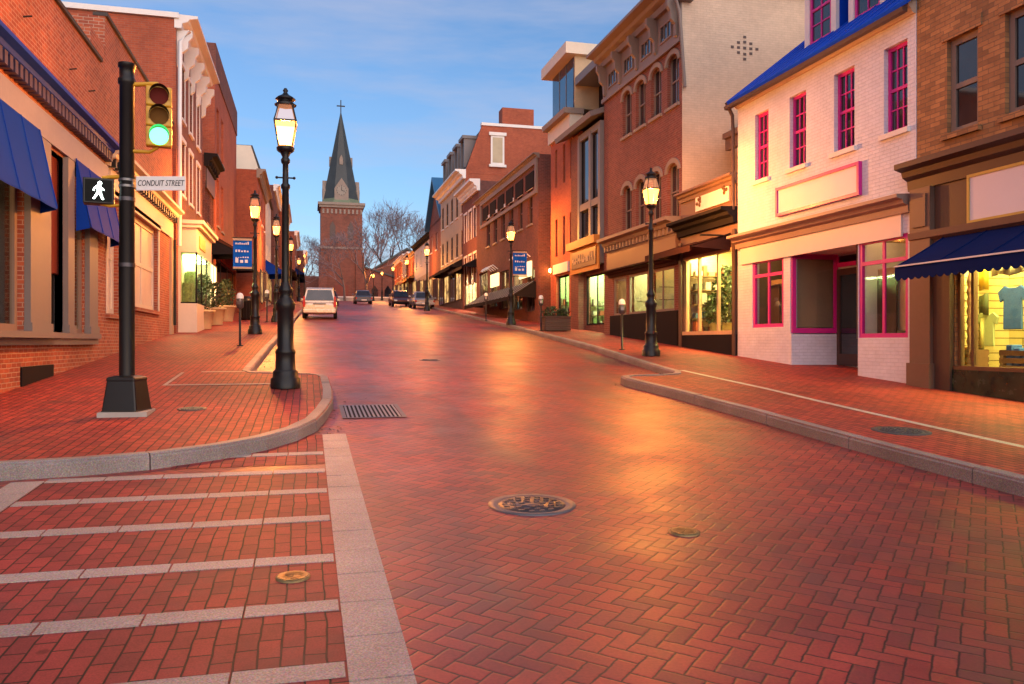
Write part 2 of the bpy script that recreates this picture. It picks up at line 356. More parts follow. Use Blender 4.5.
def kerb(tab, side):                                     # granite kerb stones swept along the edge
    pts = []
    for (x0, y0), (x1, y1) in zip(tab, tab[1:]):
        L = math.hypot(x1-x0, y1-y0); n = max(1, int(L/.45))
        for q in range(n): pts.append((x0+(x1-x0)*q/n, y0+(y1-y0)*q/n))
    pts.append(tab[-1]); m = MB(); rows = []
    for i, (x, y) in enumerate(pts):
        a = pts[max(i-1, 0)]; b = pts[min(i+1, len(pts)-1)]; d = Vector((b[0]-a[0], b[1]-a[1])).normalized()
        nrm = Vector((d.y, -d.x))*(1 if side < 0 else -1)      # towards the road
        w = .03*math.sin(i*12.9)*.3
        prof = [(.012+w*.3, -.06), (.008+w*.3, KH-.025), (-.018, KH+.012), (-.15, KH+.012), (-.15, -.06)]
        rows.append([(x+nrm.x*o, y+nrm.y*o, g(y)+z) for o, z in prof])
    P = [p for r in rows for p in r]
    for i in range(len(rows)-1):
        a, b = [Vector(p) for p in rows[i]], [Vector(p) for p in rows[i+1]]
        if i % 4 == 3 and i < 200:                            # a joint between two stones
            e = (b[0]-a[0]).normalized()*.012; b = [p-e for p in b]; m.poly(b)
        if i % 4 == 0: m.poly(a)
        dz = Vector((0, 0, .006*math.sin((i//4)*7.3)))
        for k in range(4): m.poly([a[k]+dz, a[k+1]+dz, b[k+1]+dz, b[k]+dz])
    return kind(m.build('kerb', M['kerb']), 'structure')
kerb(LC, -1); kerb(RC, 1)
def slab_row(name, x0, x1, y0, y1, n, dz, along, mat=None, lab=None):    # joined granite slabs, one strip
    m = MB(); gap = .006
    for i in range(n):
        if along == 'y': a, b, c, d = x0, x1, y0+(y1-y0)*i/n+gap, y0+(y1-y0)*(i+1)/n-gap
        else: a, b, c, d = x0+(x1-x0)*i/n+gap, x0+(x1-x0)*(i+1)/n-gap, y0, y1
        j = random.uniform(-.0015, .0015)
        P = [(a,c,g(c)+dz+j),(b,c,g(c)+dz+j),(b,d,g(d)+dz+j),(a,d,g(d)+dz+j)]
        m.poly(P); 
        for k in range(4):
            p, q = P[k], P[(k+1)%4]; m.poly([p, q, (q[0],q[1],q[2]-.02), (p[0],p[1],p[2]-.02)])
    return kind(m.build(name, mat or M['granite']), 'structure')
sheet('crosswalk', -2.56, .17, 1.5, 8.0, .004, M['cross'])
sheet('crosswalk', -1.3, .17, 8.35, 10.1, .004, M['cross'])
slab_row('crosswalk_border', .17, .45, 1.6, 10.1, 18, .010, 'y')
slab_row('crosswalk_border', -2.56, -2.29, 1.6, 8.0, 13, .010, 'y')
for py, x0 in [(680,None),(613,None),(564,None),(523,None),(494.5,None),(474,None),(456,-.95)]:
    y = gp(250, py)[1]; yy = y
    slab_row('crosswalk_stripe', (-2.283 if x0 is None else x0), .164, yy-.075, yy+.075, 5 if x0 is None else 3, .010, 'x')
# flush granite strip on the right pavement carrying on the line of the kerb
m = MB()
for i in range(24):
    ya, yb = -2+i*.75, -2+(i+1)*.75-.012
    xa, xb = interp([(7.35,-2),(7.62,7.1),(7.95,12.7),(7.9,15.9)], ya), interp([(7.35,-2),(7.62,7.1),(7.95,12.7),(7.9,15.9)], yb)
    z = lambda y: g(y)+KH+.005
    m.poly([(xa-.06,ya,z(ya)),(xa+.06,ya,z(ya)),(xb+.06,yb,z(yb)),(xb-.06,yb,z(yb))])
kind(m.build('paving_strip', granite('pale granite', (.62,.54,.48))), 'structure')
# ------------------------------------------------------------------ buildings
BS = {}
class B:
    """A building whose street front lies on x = t; side +1 stands right of the street, -1 left."""
    def __init__(s, name, label, t, s0, s1, side, ztop, wall, depth=12, sidewall=None, cat='building', group=None):
        s.t, s.s0, s.s1, s.sd, s.zt, s.depth = t, s0, s1, side, ztop, depth
        s.z0 = g((s0+s1)/2)+KH; s.zb = g(s0)-.4
        s.r = root(name, (t, (s0+s1)/2, s.z0), label, cat, group)
        s.wall, s.swall, s.holes = wall, sidewall or wall, []; BS[name] = s
    def X(s, d): return s.t-s.sd*d
    def P(s, u, v, d): return (s.X(d), u, v)
    def fb(s, m, u0, u1, v0, v1, d0, d1):
        a, b = sorted((s.X(d0), s.X(d1))); m.box(a, b, min(u0,u1), max(u0,u1), min(v0,v1), max(v0,v1))
    def fp(s, m, prof, u0, u1): m.prism([s.P(u0, v, d) for d, v in prof], (0, u1-u0, 0))
    def part(s, name, mat, fn, parent=None, bevel=0):
        m = MB(); fn(m); return m.build(name, mat, parent or s.r, bevel)
    def uv(s, px, py, d=0): return at(px, py, s.X(d))
    def rect(s, pl, pr, pt, pb):
        u0 = s.uv(pr, 300)[0]; u1 = s.uv(pl, 300)[0]
        if s.sd < 0: u0, u1 = u1, u0
        c = (pl+pr)/2; return u0, u1, s.uv(c, pb)[1], s.uv(c, pt)[1]
    def hole(s, u0, u1, v0, v1): s.holes.append((u0, u1, v0, v1))
    def window(s, u0, u1, v0, v1, frame, glass=None, cols=2, rows=2, rail=True, fw=.07, sill=None, lintel=None, reveal=.12, arch=None, hole=True, d=None, name='window', trim=None, mw=.028):
        if hole: s.hole(u0, u1, v0, v1)
        d1 = -reveal if d is None else d
        m = MB(); dd = d1-.07
        s.fb(m, u0, u1, v0, v0+fw, dd, d1); s.fb(m, u0, u1, v1-fw, v1, dd, d1)
        s.fb(m, u0, u0+fw, v0+fw, v1-fw, dd, d1); s.fb(m, u1-fw, u1, v0+fw, v1-fw, dd, d1)
        vm = (v0+v1)/2
        if rail: s.fb(m, u0+fw, u1-fw, vm-fw*.42, vm+fw*.42, dd+.005, d1-.004)
        w, h = u1-u0-2*fw, v1-v0-2*fw
        for c in range(1, cols): s.fb(m, u0+fw+w*c/cols-mw/2, u0+fw+w*c/cols+mw/2, v0+fw, v1-fw, dd+.02, d1-.012)
        for r in range(1, rows):
            if rail and rows % 2 == 0 and r == rows//2: continue
            s.fb(m, u0+fw, u1-fw, v0+fw+h*r/rows-mw/2, v0+fw+h*r/rows+mw/2, dd+.021, d1-.013)
        o = m.build(name, frame, s.r)
        s.part('pane', glass or M['glass'], lambda q: s.fb(q, u0+fw*.6, u1-fw*.6, v0+fw*.6, v1-fw*.6, dd+.025, dd+.033), o)
        if sill: s.part('sill', sill, lambda q: s.fb(q, u0-.08, u1+.08, v0-.10, v0, -.12, .08), o)
        if lintel: s.part('lintel', lintel, lambda q: s.fb(q, u0-.10, u1+.10, v1, v1+.2, -.02, .035), o)
        if trim:
            def tr(q):
                s.fb(q, u0-.10, u0, v0, v1, -.01, .03); s.fb(q, u1, u1+.10, v0, v1, -.01, .03); s.fb(q, u0-.14, u1+.14, v1, v1+.16, -.01, .06)
            s.part('surround', trim, tr, o)
        if arch:
            def ar(q):
                n = 10; um = (u0+u1)/2; a = (u1-u0)/2; rise = arch
                for k in range(n):
                    p = []
                    for kk, sc in ((k, 0), (k+1, 0), (k+1, 1), (k, 1)):
                        th = PI*kk/n; rr = a+(.14 if sc else 0); hh = rise+(.16 if sc else 0)
                        p.append(s.P(um+rr*math.cos(th), v1-rise+hh*math.sin(th)+(.0 if sc else 0), .05))
                    q.prism(p, (s.sd*.09, 0, 0))
                # brick spandrels that close the square head down to the curve
            s.part('arch', s.wall if sill is None else sill, ar, o)
            def spn(q):
                n = 10; um = (u0+u1)/2; a = (u1-u0)/2
                top = [s.P(u0, v1, -.02), s.P(u0, v1-arch, -.02)]
                L = [s.P(um-a*math.cos(PI*k/n), v1-arch+arch*math.sin(PI*k/n), -.02) for k in range(n+1)]
                for k in range(n):
                    A, B_ = L[k], L[k+1]; q.prism([A, B_, (B_[0], B_[1], v1+.002), (A[0], A[1], v1+.002)], (s.sd*.06, 0, 0))
            s.part('arch_infill', s.wall, spn, o)
        return o
    def shop(s, u0, u1, v0, v1, light, wall, depth=2.6, hole=True, d=0, panel=1.0):
        """a lit room behind an opening"""
        if hole: s.hole(u0, u1, v0, v1)
        d0 = -(.18-d)
        def rm(q):
            a, b, c, e = u0-.3, u1+.3, v0-.02, v1+.35
            q.poly([s.P(a,c,d0),s.P(b,c,d0),s.P(b,c,-depth),s.P(a,c,-depth)])
            q.poly([s.P(a,e,d0),s.P(b,e,d0),s.P(b,e,-depth),s.P(a,e,-depth)])
            q.poly([s.P(a,c,-depth),s.P(b,c,-depth),s.P(b,e,-depth),s.P(a,e,-depth)])
            for u in (a, b): q.poly([s.P(u,c,d0),s.P(u,e,d0),s.P(u,e,-depth),s.P(u,c,-depth)])
        o = s.part('shop_interior', wall, rm)
        w = (u1-u0)*.5*panel
        s.part('ceiling_light', light, lambda q: s.fb(q, (u0+u1)/2-w, (u0+u1)/2+w, v1+.28, v1+.33, -depth*.5, -.24), o)
        return o
    def finish(s, parapet=True, roof=True, wallname='wall'):
        t = 1e-4; H = [h for h in s.holes]
        U = sorted(set([s.s0, s.s1]+[min(max(x, s.s0), s.s1) for h in H for x in h[:2]])); V = sorted(set([s.zb, s.zt]+[x for h in H for x in h[2:]]))
        m = MB()
        for u0, u1 in zip(U, U[1:]):
            for v0, v1 in zip(V, V[1:]):
                uc, vc = (u0+u1)/2, (v0+v1)/2
                if any(h[0]-t < uc < h[1]+t and h[2]-t < vc < h[3]+t for h in H): continue
                m.poly([s.P(u0,v0,0), s.P(u1,v0,0), s.P(u1,v1,0), s.P(u0,v1,0)])
        for (u0, u1, v0, v1) in H:
            R = -.2
            m.poly([s.P(u0,v0,0),s.P(u1,v0,0),s.P(u1,v0,R),s.P(u0,v0,R)]); m.poly([s.P(u0,v1,0),s.P(u1,v1,0),s.P(u1,v1,R),s.P(u0,v1,R)])
            m.poly([s.P(u0,v0,0),s.P(u0,v1,0),s.P(u0,v1,R),s.P(u0,v0,R)]); m.poly([s.P(u1,v0,0),s.P(u1,v1,0),s.P(u1,v1,R),s.P(u1,v0,R)])
        s.front = m.build(wallname, s.wall, s.r)
        D = -s.depth; m = MB()
        m.poly([s.P(s.s0,s.zb,0),s.P(s.s0,s.zt,0),s.P(s.s0,s.zt,D),s.P(s.s0,s.zb,D)])
        m.poly([s.P(s.s1,s.zb,0),s.P(s.s1,s.zt,0),s.P(s.s1,s.zt,D),s.P(s.s1,s.zb,D)])
        m.poly([s.P(s.s0,s.zb,D),s.P(s.s1,s.zb,D),s.P(s.s1,s.zt,D),s.P(s.s0,s.zt,D)])
        m.build('side_wall', s.swall, s.r)
        if roof:
            dz = .35 if parapet else 0
            s.part('roof', M['roofd'], lambda q: q.poly([s.P(s.s0,s.zt-dz,0),s.P(s.s1,s.zt-dz,0),s.P(s.s1,s.zt-dz,D),s.P(s.s0,s.zt-dz,D)]))
    def cornice(s, z, h, proj, mat, u0=None, u1=None, dent=0, dmat=None, dw=.12, dh=None, name='cornice', bracket=0):
        u0 = s.s0-.03 if u0 is None else u0; u1 = s.s1+.03 if u1 is None else u1
        prof = [(0, z-h), (proj*.25, z-h), (proj*.3, z-h*.62), (proj*.55, z-h*.5), (proj*.62, z-h*.3), (proj, z-h*.2), (proj, z), (-.05, z+.02), (-.05, z-h)]
        o = s.part(name, mat, lambda q: s.fp(q, prof, u0, u1))
        if dent:
            def dn(q):
                n = int((u1-u0)/dent)
                for i in range(n):
                    u = u0+(i+.5)*(u1-u0)/n; s.fb(q, u-dw/2, u+dw/2, z-h*.62-(dh or .15), z-h*.52, .01, proj*.5)
            s.part('dentil_course', dmat or mat, dn, o)
        return o
    def bracket(s, u, z, h, proj, mat, w=.16, parent=None):
        prof = [(0, z), (proj, z), (proj, z-h*.18), (proj*.75, z-h*.3), (proj*.7, z-h*.5), (proj*.35, z-h*.62), (proj*.3, z-h*.9), (0, z-h)]
        s.part('bracket', mat, lambda q: s.fp(q, prof, u-w/2, u+w/2), parent)
    def awning(s, u0, u1, zt, zb, proj, mat, val=.22, vmat=None, scallop=0, d0=0.02, stripe=None, sides=True):
        def aw(q):
            n = max(2, round((u1-u0)/1.0)); N = 6
            def pt(u, f, o=0): w = (u-u0)/(u1-u0)*n; sg = .018*math.sin(PI*f)*(1+abs(math.sin(PI*w)))+.012*abs(math.sin(PI*w))*f; return s.P(u, zt+(zb-zt)*f-sg+o, d0+(proj-d0)*f)
            US = [u0+(u1-u0)*k/(n*6) for k in range(n*6+1)]
            for o in (0, -.02): q.faces([pt(u, f/N, o) for u in US for f in range(N+1)], [(i*(N+1)+f, i*(N+1)+f+1, (i+1)*(N+1)+f+1, (i+1)*(N+1)+f) for i in range(len(US)-1) for f in range(N)], True)
            for k in range(n+1): q.tube([pt(min(max(u0+(u1-u0)*k/n, u0+.012), u1-.012), f/N, .004) for f in range(N+1)], .012, 5)
            if sides:
                for u in (u0, u1-.012): q.prism([s.P(u, zt-.04, d0), s.P(u, zb-.03, proj-.015), s.P(u, zb-.1, d0)], (0, .012, 0))
        o = s.part('awning', mat, aw)
        if val:
            def vl(q):
                n = max(1, int((u1-u0)/.16)) if scallop else 1
                for i in range(n):
                    a, b = u0+(u1-u0)*i/n, u0+(u1-u0)*(i+1)/n
                    pts = [s.P(a, zb, proj+.004), s.P(b, zb, proj+.004)]
                    if scallop: pts += [s.P(b-(b-a)*k/6, zb-val-.05*math.sin(PI*k/6), proj+.004) for k in range(7)]
                    else: pts += [s.P(b, zb-val, proj+.004), s.P(a, zb-val, proj+.004)]
                    q.prism(pts, (s.sd*.012, 0, 0))
            s.part('valance', vmat or mat, vl, o)
        return o
def sash_row(b, cen, wpx_or_m, zr, frame, **k):
    for u in cen: b.window(u-wpx_or_m/2, u+wpx_or_m/2, zr[0], zr[1], frame, **k)

# ---- R1 brown brick clothes shop (right edge)
b = B('brick_shop', 'brown brick shop with navy scalloped awning over a bright yellow clothes window', 11.3, 5.8, 12.93, 1, 11.6, M['brickO'], 11)
u0, u1, v0, v1 = b.rect(947, 978, 34, 130)
w2 = b.rect(1008, 1042, 20, 110)[0]
for u in (u0, w2, w2-2.3): b.window(u, u+(u1-u0), v0, v1, M['taupe'], cols=1, rows=1, fw=.11, sill=M['brickO'], lintel=M['brickO'], reveal=.09)
zc = b.uv(912, 168)[1]
b.cornice(zc+.03, .5, .42, M['brown'], u1=13.05)
b.part('fascia', M['brown'], lambda q: b.fb(q, 5.8, 12.93, zc-1.45, zc-.45, -.01, .06))
b.part('pilaster', M['brownl'], lambda q: (b.fb(q, 12.42, 12.93, b.zb, zc-.47, .062, .17), b.fb(q, 12.5, 12.85, zc-1.2, zc-.6, .172, .2), b.fb(q, 12.38, 12.96, b.zb, g(12.6)+KH+.45, .05, .22)))
zs0, zs1 = b.uv(1024, 212)[1], b.uv(1024, 166)[1]
us = b.uv(975, 190)[0]
def sg(q): b.fb(q, 7.6, us, zs0, zs1, .062, .11)
o = b.part('shop_sign', paint('pale sign panel', (.66,.64,.72), .45, var=.04), sg)
def sgb(q):
    for a in ((7.55, us+.05, zs0-.05, zs0), (7.55, us+.05, zs1, zs1+.05), (7.55, 7.6, zs0, zs1), (us, us+.05, zs0, zs1)): b.fb(q, *a, .062, .13)
b.part('sign_border', paint('sign yellow', (.55,.38,.08), .5), sgb, o)
b.part('fascia_moulding', M['brownl'], lambda q: b.fp(q, [(.06, zc-1.5), (.2, zc-1.42), (.22, zc-1.3), (.06, zc-1.28)], 5.8, 12.93))
zg0, zg1 = g(11.5)+KH+.42, zc-1.62
b.shop(6.2, 12.0, zg0, zg1, M['lightY'], M['slat'], 1.5)
mu = b.uv(970, 300)[0]
def gf(q):
    for u in (6.2, 8.2, mu, 11.96): b.fb(q, u-.03, u+.03, zg0, zg1, -.14, -.05)
    b.fb(q, 6.2, 12.0, zg0, zg0+.07, -.16, .04); b.fb(q, 6.2, 12.0, zg1-.05, zg1, -.16, -.05)
o = b.part('shopfront', M['wood'], gf)
b.part('pane', M['clear'], lambda q: b.fb(q, 6.2, 12.0, zg0+.07, zg1-.05, -.105, -.097), o)
b.part('bulkhead', M['marble'], lambda q: b.fb(q, 6.2, 12.2, b.zb, zg0-.002, .002, .05))
b.part('pier', M['brown'], lambda q: b.fb(q, 12.02, 12.418, b.zb, zc-1.3, .002, .1))
za = b.uv(1024, 222)[1]
b.awning(6.3, 12.15, za, za-.62, 1.15, M['navy'], .2, None, 1)
o = b.part('awning_piping', M['whitep'], lambda q: b.fb(q, 6.3, 12.15, za-.625, za-.60, 1.155, 1.175))
b.finish()
R1 = (b, mu, zg0, zg1)

# ---- R2 white house with magenta trim
b = B('white_house', 'white painted brick shop house with magenta window frames and blue metal roof', 11.3, 12.95, 19.52, 1, 8.25, M['white'], 9)
zr = (b.uv(844, 150)[1], b.uv(844, 70)[1])
for pl, pr in ((755,768.5),(789.5,806),(834,854.5),(884,907.5)):
    u1_, u0_ = b.uv(pl, 120)[0], b.uv(pr, 120)[0]
    b.window(u0_, u1_, zr[0], zr[1], M['magenta'], cols=3, rows=4, fw=.075, sill=M['whitep'], reveal=.1)
zc = b.uv(918, 193)[1]
b.cornice(zc, .34, .36, paint('mauve cornice paint', (.36,.25,.22), .55), 13.05, 19.5)
b.part('fascia', paint('rosy white paint', (.74,.66,.64), .5, var=.05), lambda q: b.fb(q, 13.3, 19.3, zc-.78, zc-.33, .004, .05))
us = (b.uv(860, 180)[0], b.uv(780, 200)[0]); zs = (b.uv(820, 203)[1], b.uv(820, 178)[1])
o = b.part('shop_sign', M['lilac'], lambda q: b.fb(q, us[0], us[1], zs[0], zs[1], .004, .06))
def bd(q):
    w = .07
    for a in ((us[0]-w, us[1]+w, zs[0]-w, zs[0]), (us[0]-w, us[1]+w, zs[1], zs[1]+w), (us[0]-w, us[0], zs[0], zs[1]), (us[1], us[1]+w, zs[0], zs[1])): b.fb(q, *a, .003, .09)
b.part('sign_border', M['magenta'], bd, o)
def bay(pl, pr, cols):
    u0_, u1_ = b.uv(pr, 300)[0], b.uv(pl, 300)[0]
    v1_ = zc-.72; v0_ = g((u0_+u1_)/2)+KH+.85
    b.shop(u0_, u1_, v0_, v1_, M['lightD'], M['shopD'], 1.3)
    vt = v0_+(v1_-v0_)*.76
    o = b.window(u0_, u1_, v0_, v1_, M['magenta'], M['clear'], cols=cols, rows=1, rail=False, fw=.09, reveal=.02, name='shop_window', hole=False, mw=.07)
    b.part('transom_bar', M['magenta'], lambda q: b.fb(q, u0_+.09, u1_-.09, vt-.04, vt+.04, -.085, -.018), o)
    b.part('backdrop_paper', M['buff'], lambda q: b.fb(q, u0_+.15, u1_-.1, v0_+.15, vt-.1, -.42, -.40), o)
    b.part('dark_drape', M['brown'], lambda q: b.fb(q, u0_+(u1_-u0_)*.5, u1_-.15, v0_+.1, vt-.25, -.36, -.34), o)
    return u0_, u1_, v0_, v1_
Rb = bay(858.5, 908, 2); Lb = bay(752.5, 783.5, 2)
ra, rb_ = Rb[1]+.02, Lb[0]-.28                                        # recess between the bays
b.hole(ra, rb_, b.zb, Rb[3])
D = 1.25
pa, pb = rb_, rb_-.1
def rc(q):
    z1 = Rb[3]; z0 = b.zb
    q.poly([b.P(ra,z1,0),b.P(rb_,z1,0),b.P(rb_,z1,-D-.3),b.P(ra,z1,-D-.3)])
    q.poly([b.P(ra,z0,0),b.P(ra,z1,0),b.P(ra,z1,-D),b.P(ra,z0,-D)])
    q.poly([b.P(ra,z0,-D),b.P(ra,z1,-D),b.P(pb+.1,z1,-D),b.P(pb+.1,z0,-D)])
b.part('entrance_recess', M['whitep'], rc)
zb_ = g(16.5)+KH
def skew(q, fa, fbk, v0, v1, th=.06, off=0):                        # a slab along the slanted side of the recess
    A = Vector((b.X(0), pa, 0)); E = Vector((b.X(-D), pb, 0)); dv = E-A; n = Vector((dv.y, -dv.x, 0)).normalized()
    if n.x > 0: n = -n
    p, r = A+dv*fa+n*off, A+dv*fbk+n*off
    q.prism([(p.x,p.y,v0),(r.x,r.y,v0),(r.x+n.x*th,r.y+n.y*th,v0),(p.x+n.x*th,p.y+n.y*th,v0)], (0,0,v1-v0))
b.part('recess_panel', M['white'], lambda q: skew(q, 0, 1, b.zb, zb_+.78))
o = b.part('shop_window', M['magenta'], lambda q: (skew(q,.02,.98,zb_+.8,zb_+.92), skew(q,.02,.98,Lb[3]-.12,Lb[3]), skew(q,.02,.98,zb_+2.6,zb_+2.68), skew(q,.02,.1,zb_+.92,Lb[3]-.12), skew(q,.9,.98,zb_+.92,Lb[3]-.12)))
b.part('pane', M['clear'], lambda q: skew(q,.08,.92,zb_+.9,Lb[3]-.1,.008,.02), o)
b.part('backdrop_paper', paint('brown paper', (.26,.17,.10), .9), lambda q: skew(q,.1,.9,zb_+.95,zb_+2.55,.01,-.12), o)
dr0, dr1 = pb-1.0, pb-.04
o = b.part('door', M['brown'], lambda q: (b.fb(q, dr0, dr0+.12, zb_+.02, zb_+2.35, -D+.02, -D+.07), b.fb(q, dr1-.12, dr1, zb_+.02, zb_+2.35, -D+.02, -D+.07), b.fb(q, dr0+.12, dr1-.12, zb_+2.2, zb_+2.35, -D+.02, -D+.07), b.fb(q, dr0+.12, dr1-.12, zb_+.02, zb_+.3, -D+.02, -D+.07)))
b.part('pane', M['glass'], lambda q: b.fb(q, dr0+.12, dr1-.12, zb_+.3, zb_+2.2, -D+.03, -D+.04), o)
b.part('handle', M['rust'], lambda q: b.fb(q, dr0+.05, dr0+.09, zb_+1.0, zb_+1.3, -D+.072, -D+.12), o)
o = b.part('transom', M['magenta'], lambda q: (b.fb(q, dr0, dr1, zb_+2.4, zb_+2.5, -D+.02, -D+.08), b.fb(q, dr0, dr0+.07, zb_+2.5, Rb[3]-.05, -D+.02, -D+.08), b.fb(q, dr1-.07, dr1, zb_+2.5, Rb[3]-.05, -D+.02, -D+.08)))
b.part('pane', M['glass'], lambda q: b.fb(q, dr0+.07, dr1-.07, zb_+2.5, Rb[3]-.05, -D+.03, -D+.04), o)
b.finish(parapet=False, roof=False)
def gable(q):
    e = b.zt; r = e+3.5; dm = -4.5; ov = .28
    for y in (b.s0+.01, b.s1-.01): q.poly([b.P(y, e, 0), b.P(y, r, dm), b.P(y, e, -9)])
b.part('gable_wall', M['white'], gable)
def rf(q):
    e = b.zt; r = e+3.5; dm = -4.5
    for a, sgn in ((.30, 1), (-9.3, -1)):
        zz = e-.2+.02; q.prism([b.P(b.s0-.1, zz+.03, a), b.P(b.s0-.1, r+.08, dm), b.P(b.s0-.1, r-.02, dm), b.P(b.s0-.1, zz-.05, a)], (0, b.s1-b.s0+.25, 0))
    n = 14
    for i in range(n+1):
        y = b.s0-.08+i*(b.s1-b.s0+.2)/n; q.prism([b.P(y, e-.12, .28), b.P(y, r+.13, dm), b.P(y, r+.06, dm), b.P(y, e-.17, .28)], (0, .025, 0))
ro = b.part('roof', M['bluer'], rf)
b.part('gutter', M['brown'], lambda q: b.fp(q, [(.24, b.zt-.36), (.34, b.zt-.35), (.36, b.zt-.265), (.24, b.zt-.265)], b.s0-.05, b.s1+.12))
b.part('eave_board', paint('tan eave paint', (.52,.40,.32), .6), lambda q: b.fp(q, [(.003, b.zt-.34), (.07, b.zt-.34), (.22, b.zt-.12), (.003, b.zt-.10)], b.s0, b.s1))
b.part('downspout', M['brown'], lambda q: (q.tube([b.P(19.6, b.zt-.15, .3), b.P(19.6, b.zt-.5, .12), b.P(19.6, b.zt-.9, .1), b.P(19.6, 5.2, .1)], .05)))
for px in (825, 872):
    ud = b.uv(px, 20, -1.1)[0]; dz0, dz1 = b.zt+.65, b.zt+2.6; d0 = -.95
    o = b.part('dormer', M['whitep'], lambda q: (b.fb(q, ud-.62, ud-.44, dz0, dz1, d0-.1, d0), b.fb(q, ud+.44, ud+.62, dz0, dz1, d0-.1, d0), b.fb(q, ud-.44, ud+.44, dz0, dz0+.15, d0-.1, d0), b.fb(q, ud-.44, ud+.44, dz1-.1, dz1, d0-.1, d0),
        b.fb(q, ud-.44, ud+.44, dz0, dz1, d0-.22, d0-.2)))
    b.part('dormer_cheek', M['bluer'], lambda q: (b.fb(q, ud-.6, ud-.55, dz0, dz1, -3.5, d0-.1), b.fb(q, ud+.55, ud+.6, dz0, dz1, -3.5, d0-.1)), o)
    b.part('dormer_roof', M['bluer'], lambda q: q.prism([b.P(ud-.75, dz1, d0+.15), b.P(ud+.75, dz1, d0+.15), b.P(ud, dz1+.6, d0+.15)], (3.0, 0, 0)), o)
    w = b.window(ud-.43, ud+.43, dz0+.16, dz1-.1, M['magenta'], cols=2, rows=4, hole=False, d=d0-.03)
R2 = b

# ---- R3 narrow shop
b = B('narrow_shop', 'narrow brown shop with white signboard and brown awning over a bright yellow window', 11.32, 19.56, 23.0, 1, 6.15, M['brownl'], 9, M['tan'])
b.cornice(6.2, .28, .25, M['brownl'], 19.56, 23.0)
zc = b.uv(743, 205)[1]
b.cornice(zc, .42, .5, M['dark'], 19.57, 23.0, name='canopy')
o = b.part('shop_sign', M['whitep'], lambda q: b.fb(q, 19.95, 21.9, zc+.22, zc+.78, .004, .06))
def orn(q):
    for u in (20.15, 21.7):
        for k in range(5): q.ball(b.P(u+random.uniform(-.12,.12), zc+.5+random.uniform(-.15,.15), .06), .06, 6, 4)
b.part('sign_ornament', M['wood'], orn, o)
b.part('sign_bracket', M['black'], lambda q: q.tube([b.P(19.9, zc-.75, .02), b.P(19.9, zc-.75, .95)], .025))
zg0, zg1 = g(21)+KH+.55, b.uv(715, 252)[1]
b.shop(19.75, 22.75, zg0, zg1, M['lightY'], M['shopY'], 2.2)
def gf(q):
    for u in (19.75, 20.75, 21.9, 22.72): b.fb(q, u-.035, u+.035, zg0, zg1, -.13, -.04)
    b.fb(q, 19.72, 22.78, zg0-.06, zg0+.05, -.14, .06); b.fb(q, 19.72, 22.78, zg1-.06, zg1+.02, -.14, .03)
o = b.part('shopfront', M['buff'], gf); b.part('pane', M['clear'], lambda q: b.fb(q, 19.75, 22.75, zg0, zg1, -.09, -.082), o)
b.part('bulkhead', M['dark'], lambda q: b.fb(q, 19.6, 22.95, b.zb, zg0-.062, .003, .05))
b.part('pier', M['brown'], lambda q: b.fb(q, 19.57, 19.72, b.zb+.01, zg1+.5, .052, .09)); b.part('pier', M['brown'], lambda q: b.fb(q, 22.8, 22.97, b.zb+.01, zg1+.5, .052, .09))
b.awning(19.9, 22.9, zg1+.42, zg1+.05, 1.25, M['maroon'], .16)
b.part('rafter_eave', M['brownl'], lambda q: (q.box(12.6, 14.5, 19.75, 22.7, 7.95, 8.12), q.box(12.7, 12.85, 19.75, 22.7, 7.6, 7.95), q.box(13.2, 16.0, 19.75, 22.7, 6.0, 7.95)))
b.finish(); R3 = (b, zg0, zg1)

# ---- R4 Italianate red brick
b = B('corner_block', 'three storey red brick block with bracketed cornice, arched windows and a plain tan flank', 11.4, 23.06, 29.9, 1, 12.85, M['brickD'], 13, M['tan'])
cen = [(673, 54, 105), (656, 67, 116), (640.5, 80, 127), (627, 91, 136)]
z3 = (b.uv(656, 117)[1], b.uv(656, 68)[1])
z2 = (z3[0]-3.65, z3[1]-3.5)
for px, a, c in cen:
    u = b.uv(px, a)[0]
    b.window(u-.42, u+.42, z3[0], z3[1], M['taupe'], cols=2, rows=1, sill=M['stone'], arch=.28, fw=.06)
    b.window(u-.42, u+.42, z2[0], z2[1], M['taupe'], cols=2, rows=1, sill=M['stone'], arch=.28, fw=.06)
zc = 12.9
b.part('frieze', M['taupe'], lambda q: b.fb(q, b.s0, b.s1, zc-1.75, zc-.3, .003, .05))
b.part('frieze_moulding', M['taupe'], lambda q: b.fb(q, b.s0-.02, b.s1+.02, zc-1.85, zc-1.7, .052, .12))
c = b.cornice(zc, .5, .75, M['taupe'])
for i in range(5):
    u = b.s0+.25+i*(b.s1-b.s0-.5)/4; b.bracket(u, zc-.45, 1.25, .42, M['taupe'], .15)
for i in range(4):
    u = b.s0+.25+(i+.5)*(b.s1-b.s0-.5)/4
    b.window(u-.45, u+.45, zc-1.45, zc-.85, M['taupe'], cols=3, rows=1, rail=False, fw=.06, hole=False, d=.09, name='attic_window')
ztop = b.uv(690, 212)[1]
b.cornice(ztop-.05, .55, .55, M['taupe'], 23.1, 29.3, dent=.3, dmat=M['taupe'], name='shop_cornice')
b.part('shop_fascia', M['brownl'], lambda q: b.fb(q, 23.2, 29.2, ztop-1.3, ztop-.6, .003, .16))
b.cornice(ztop-1.28, .25, .4, M['maroon'], 23.2, 29.2, name='blind_box')
zg0, zg1 = g(26)+KH+.95, ztop-1.55
b.shop(23.6, 25.5, zg0, zg1, M['lightD'], M['shopD'], 2.4); b.shop(25.7, 27.4, zg0, zg1, M['lightG'], M['shopG'], 2.4, panel=.5); b.shop(27.6, 28.9, zg0, zg1, M['lightD'], M['shopD'], 2.4)
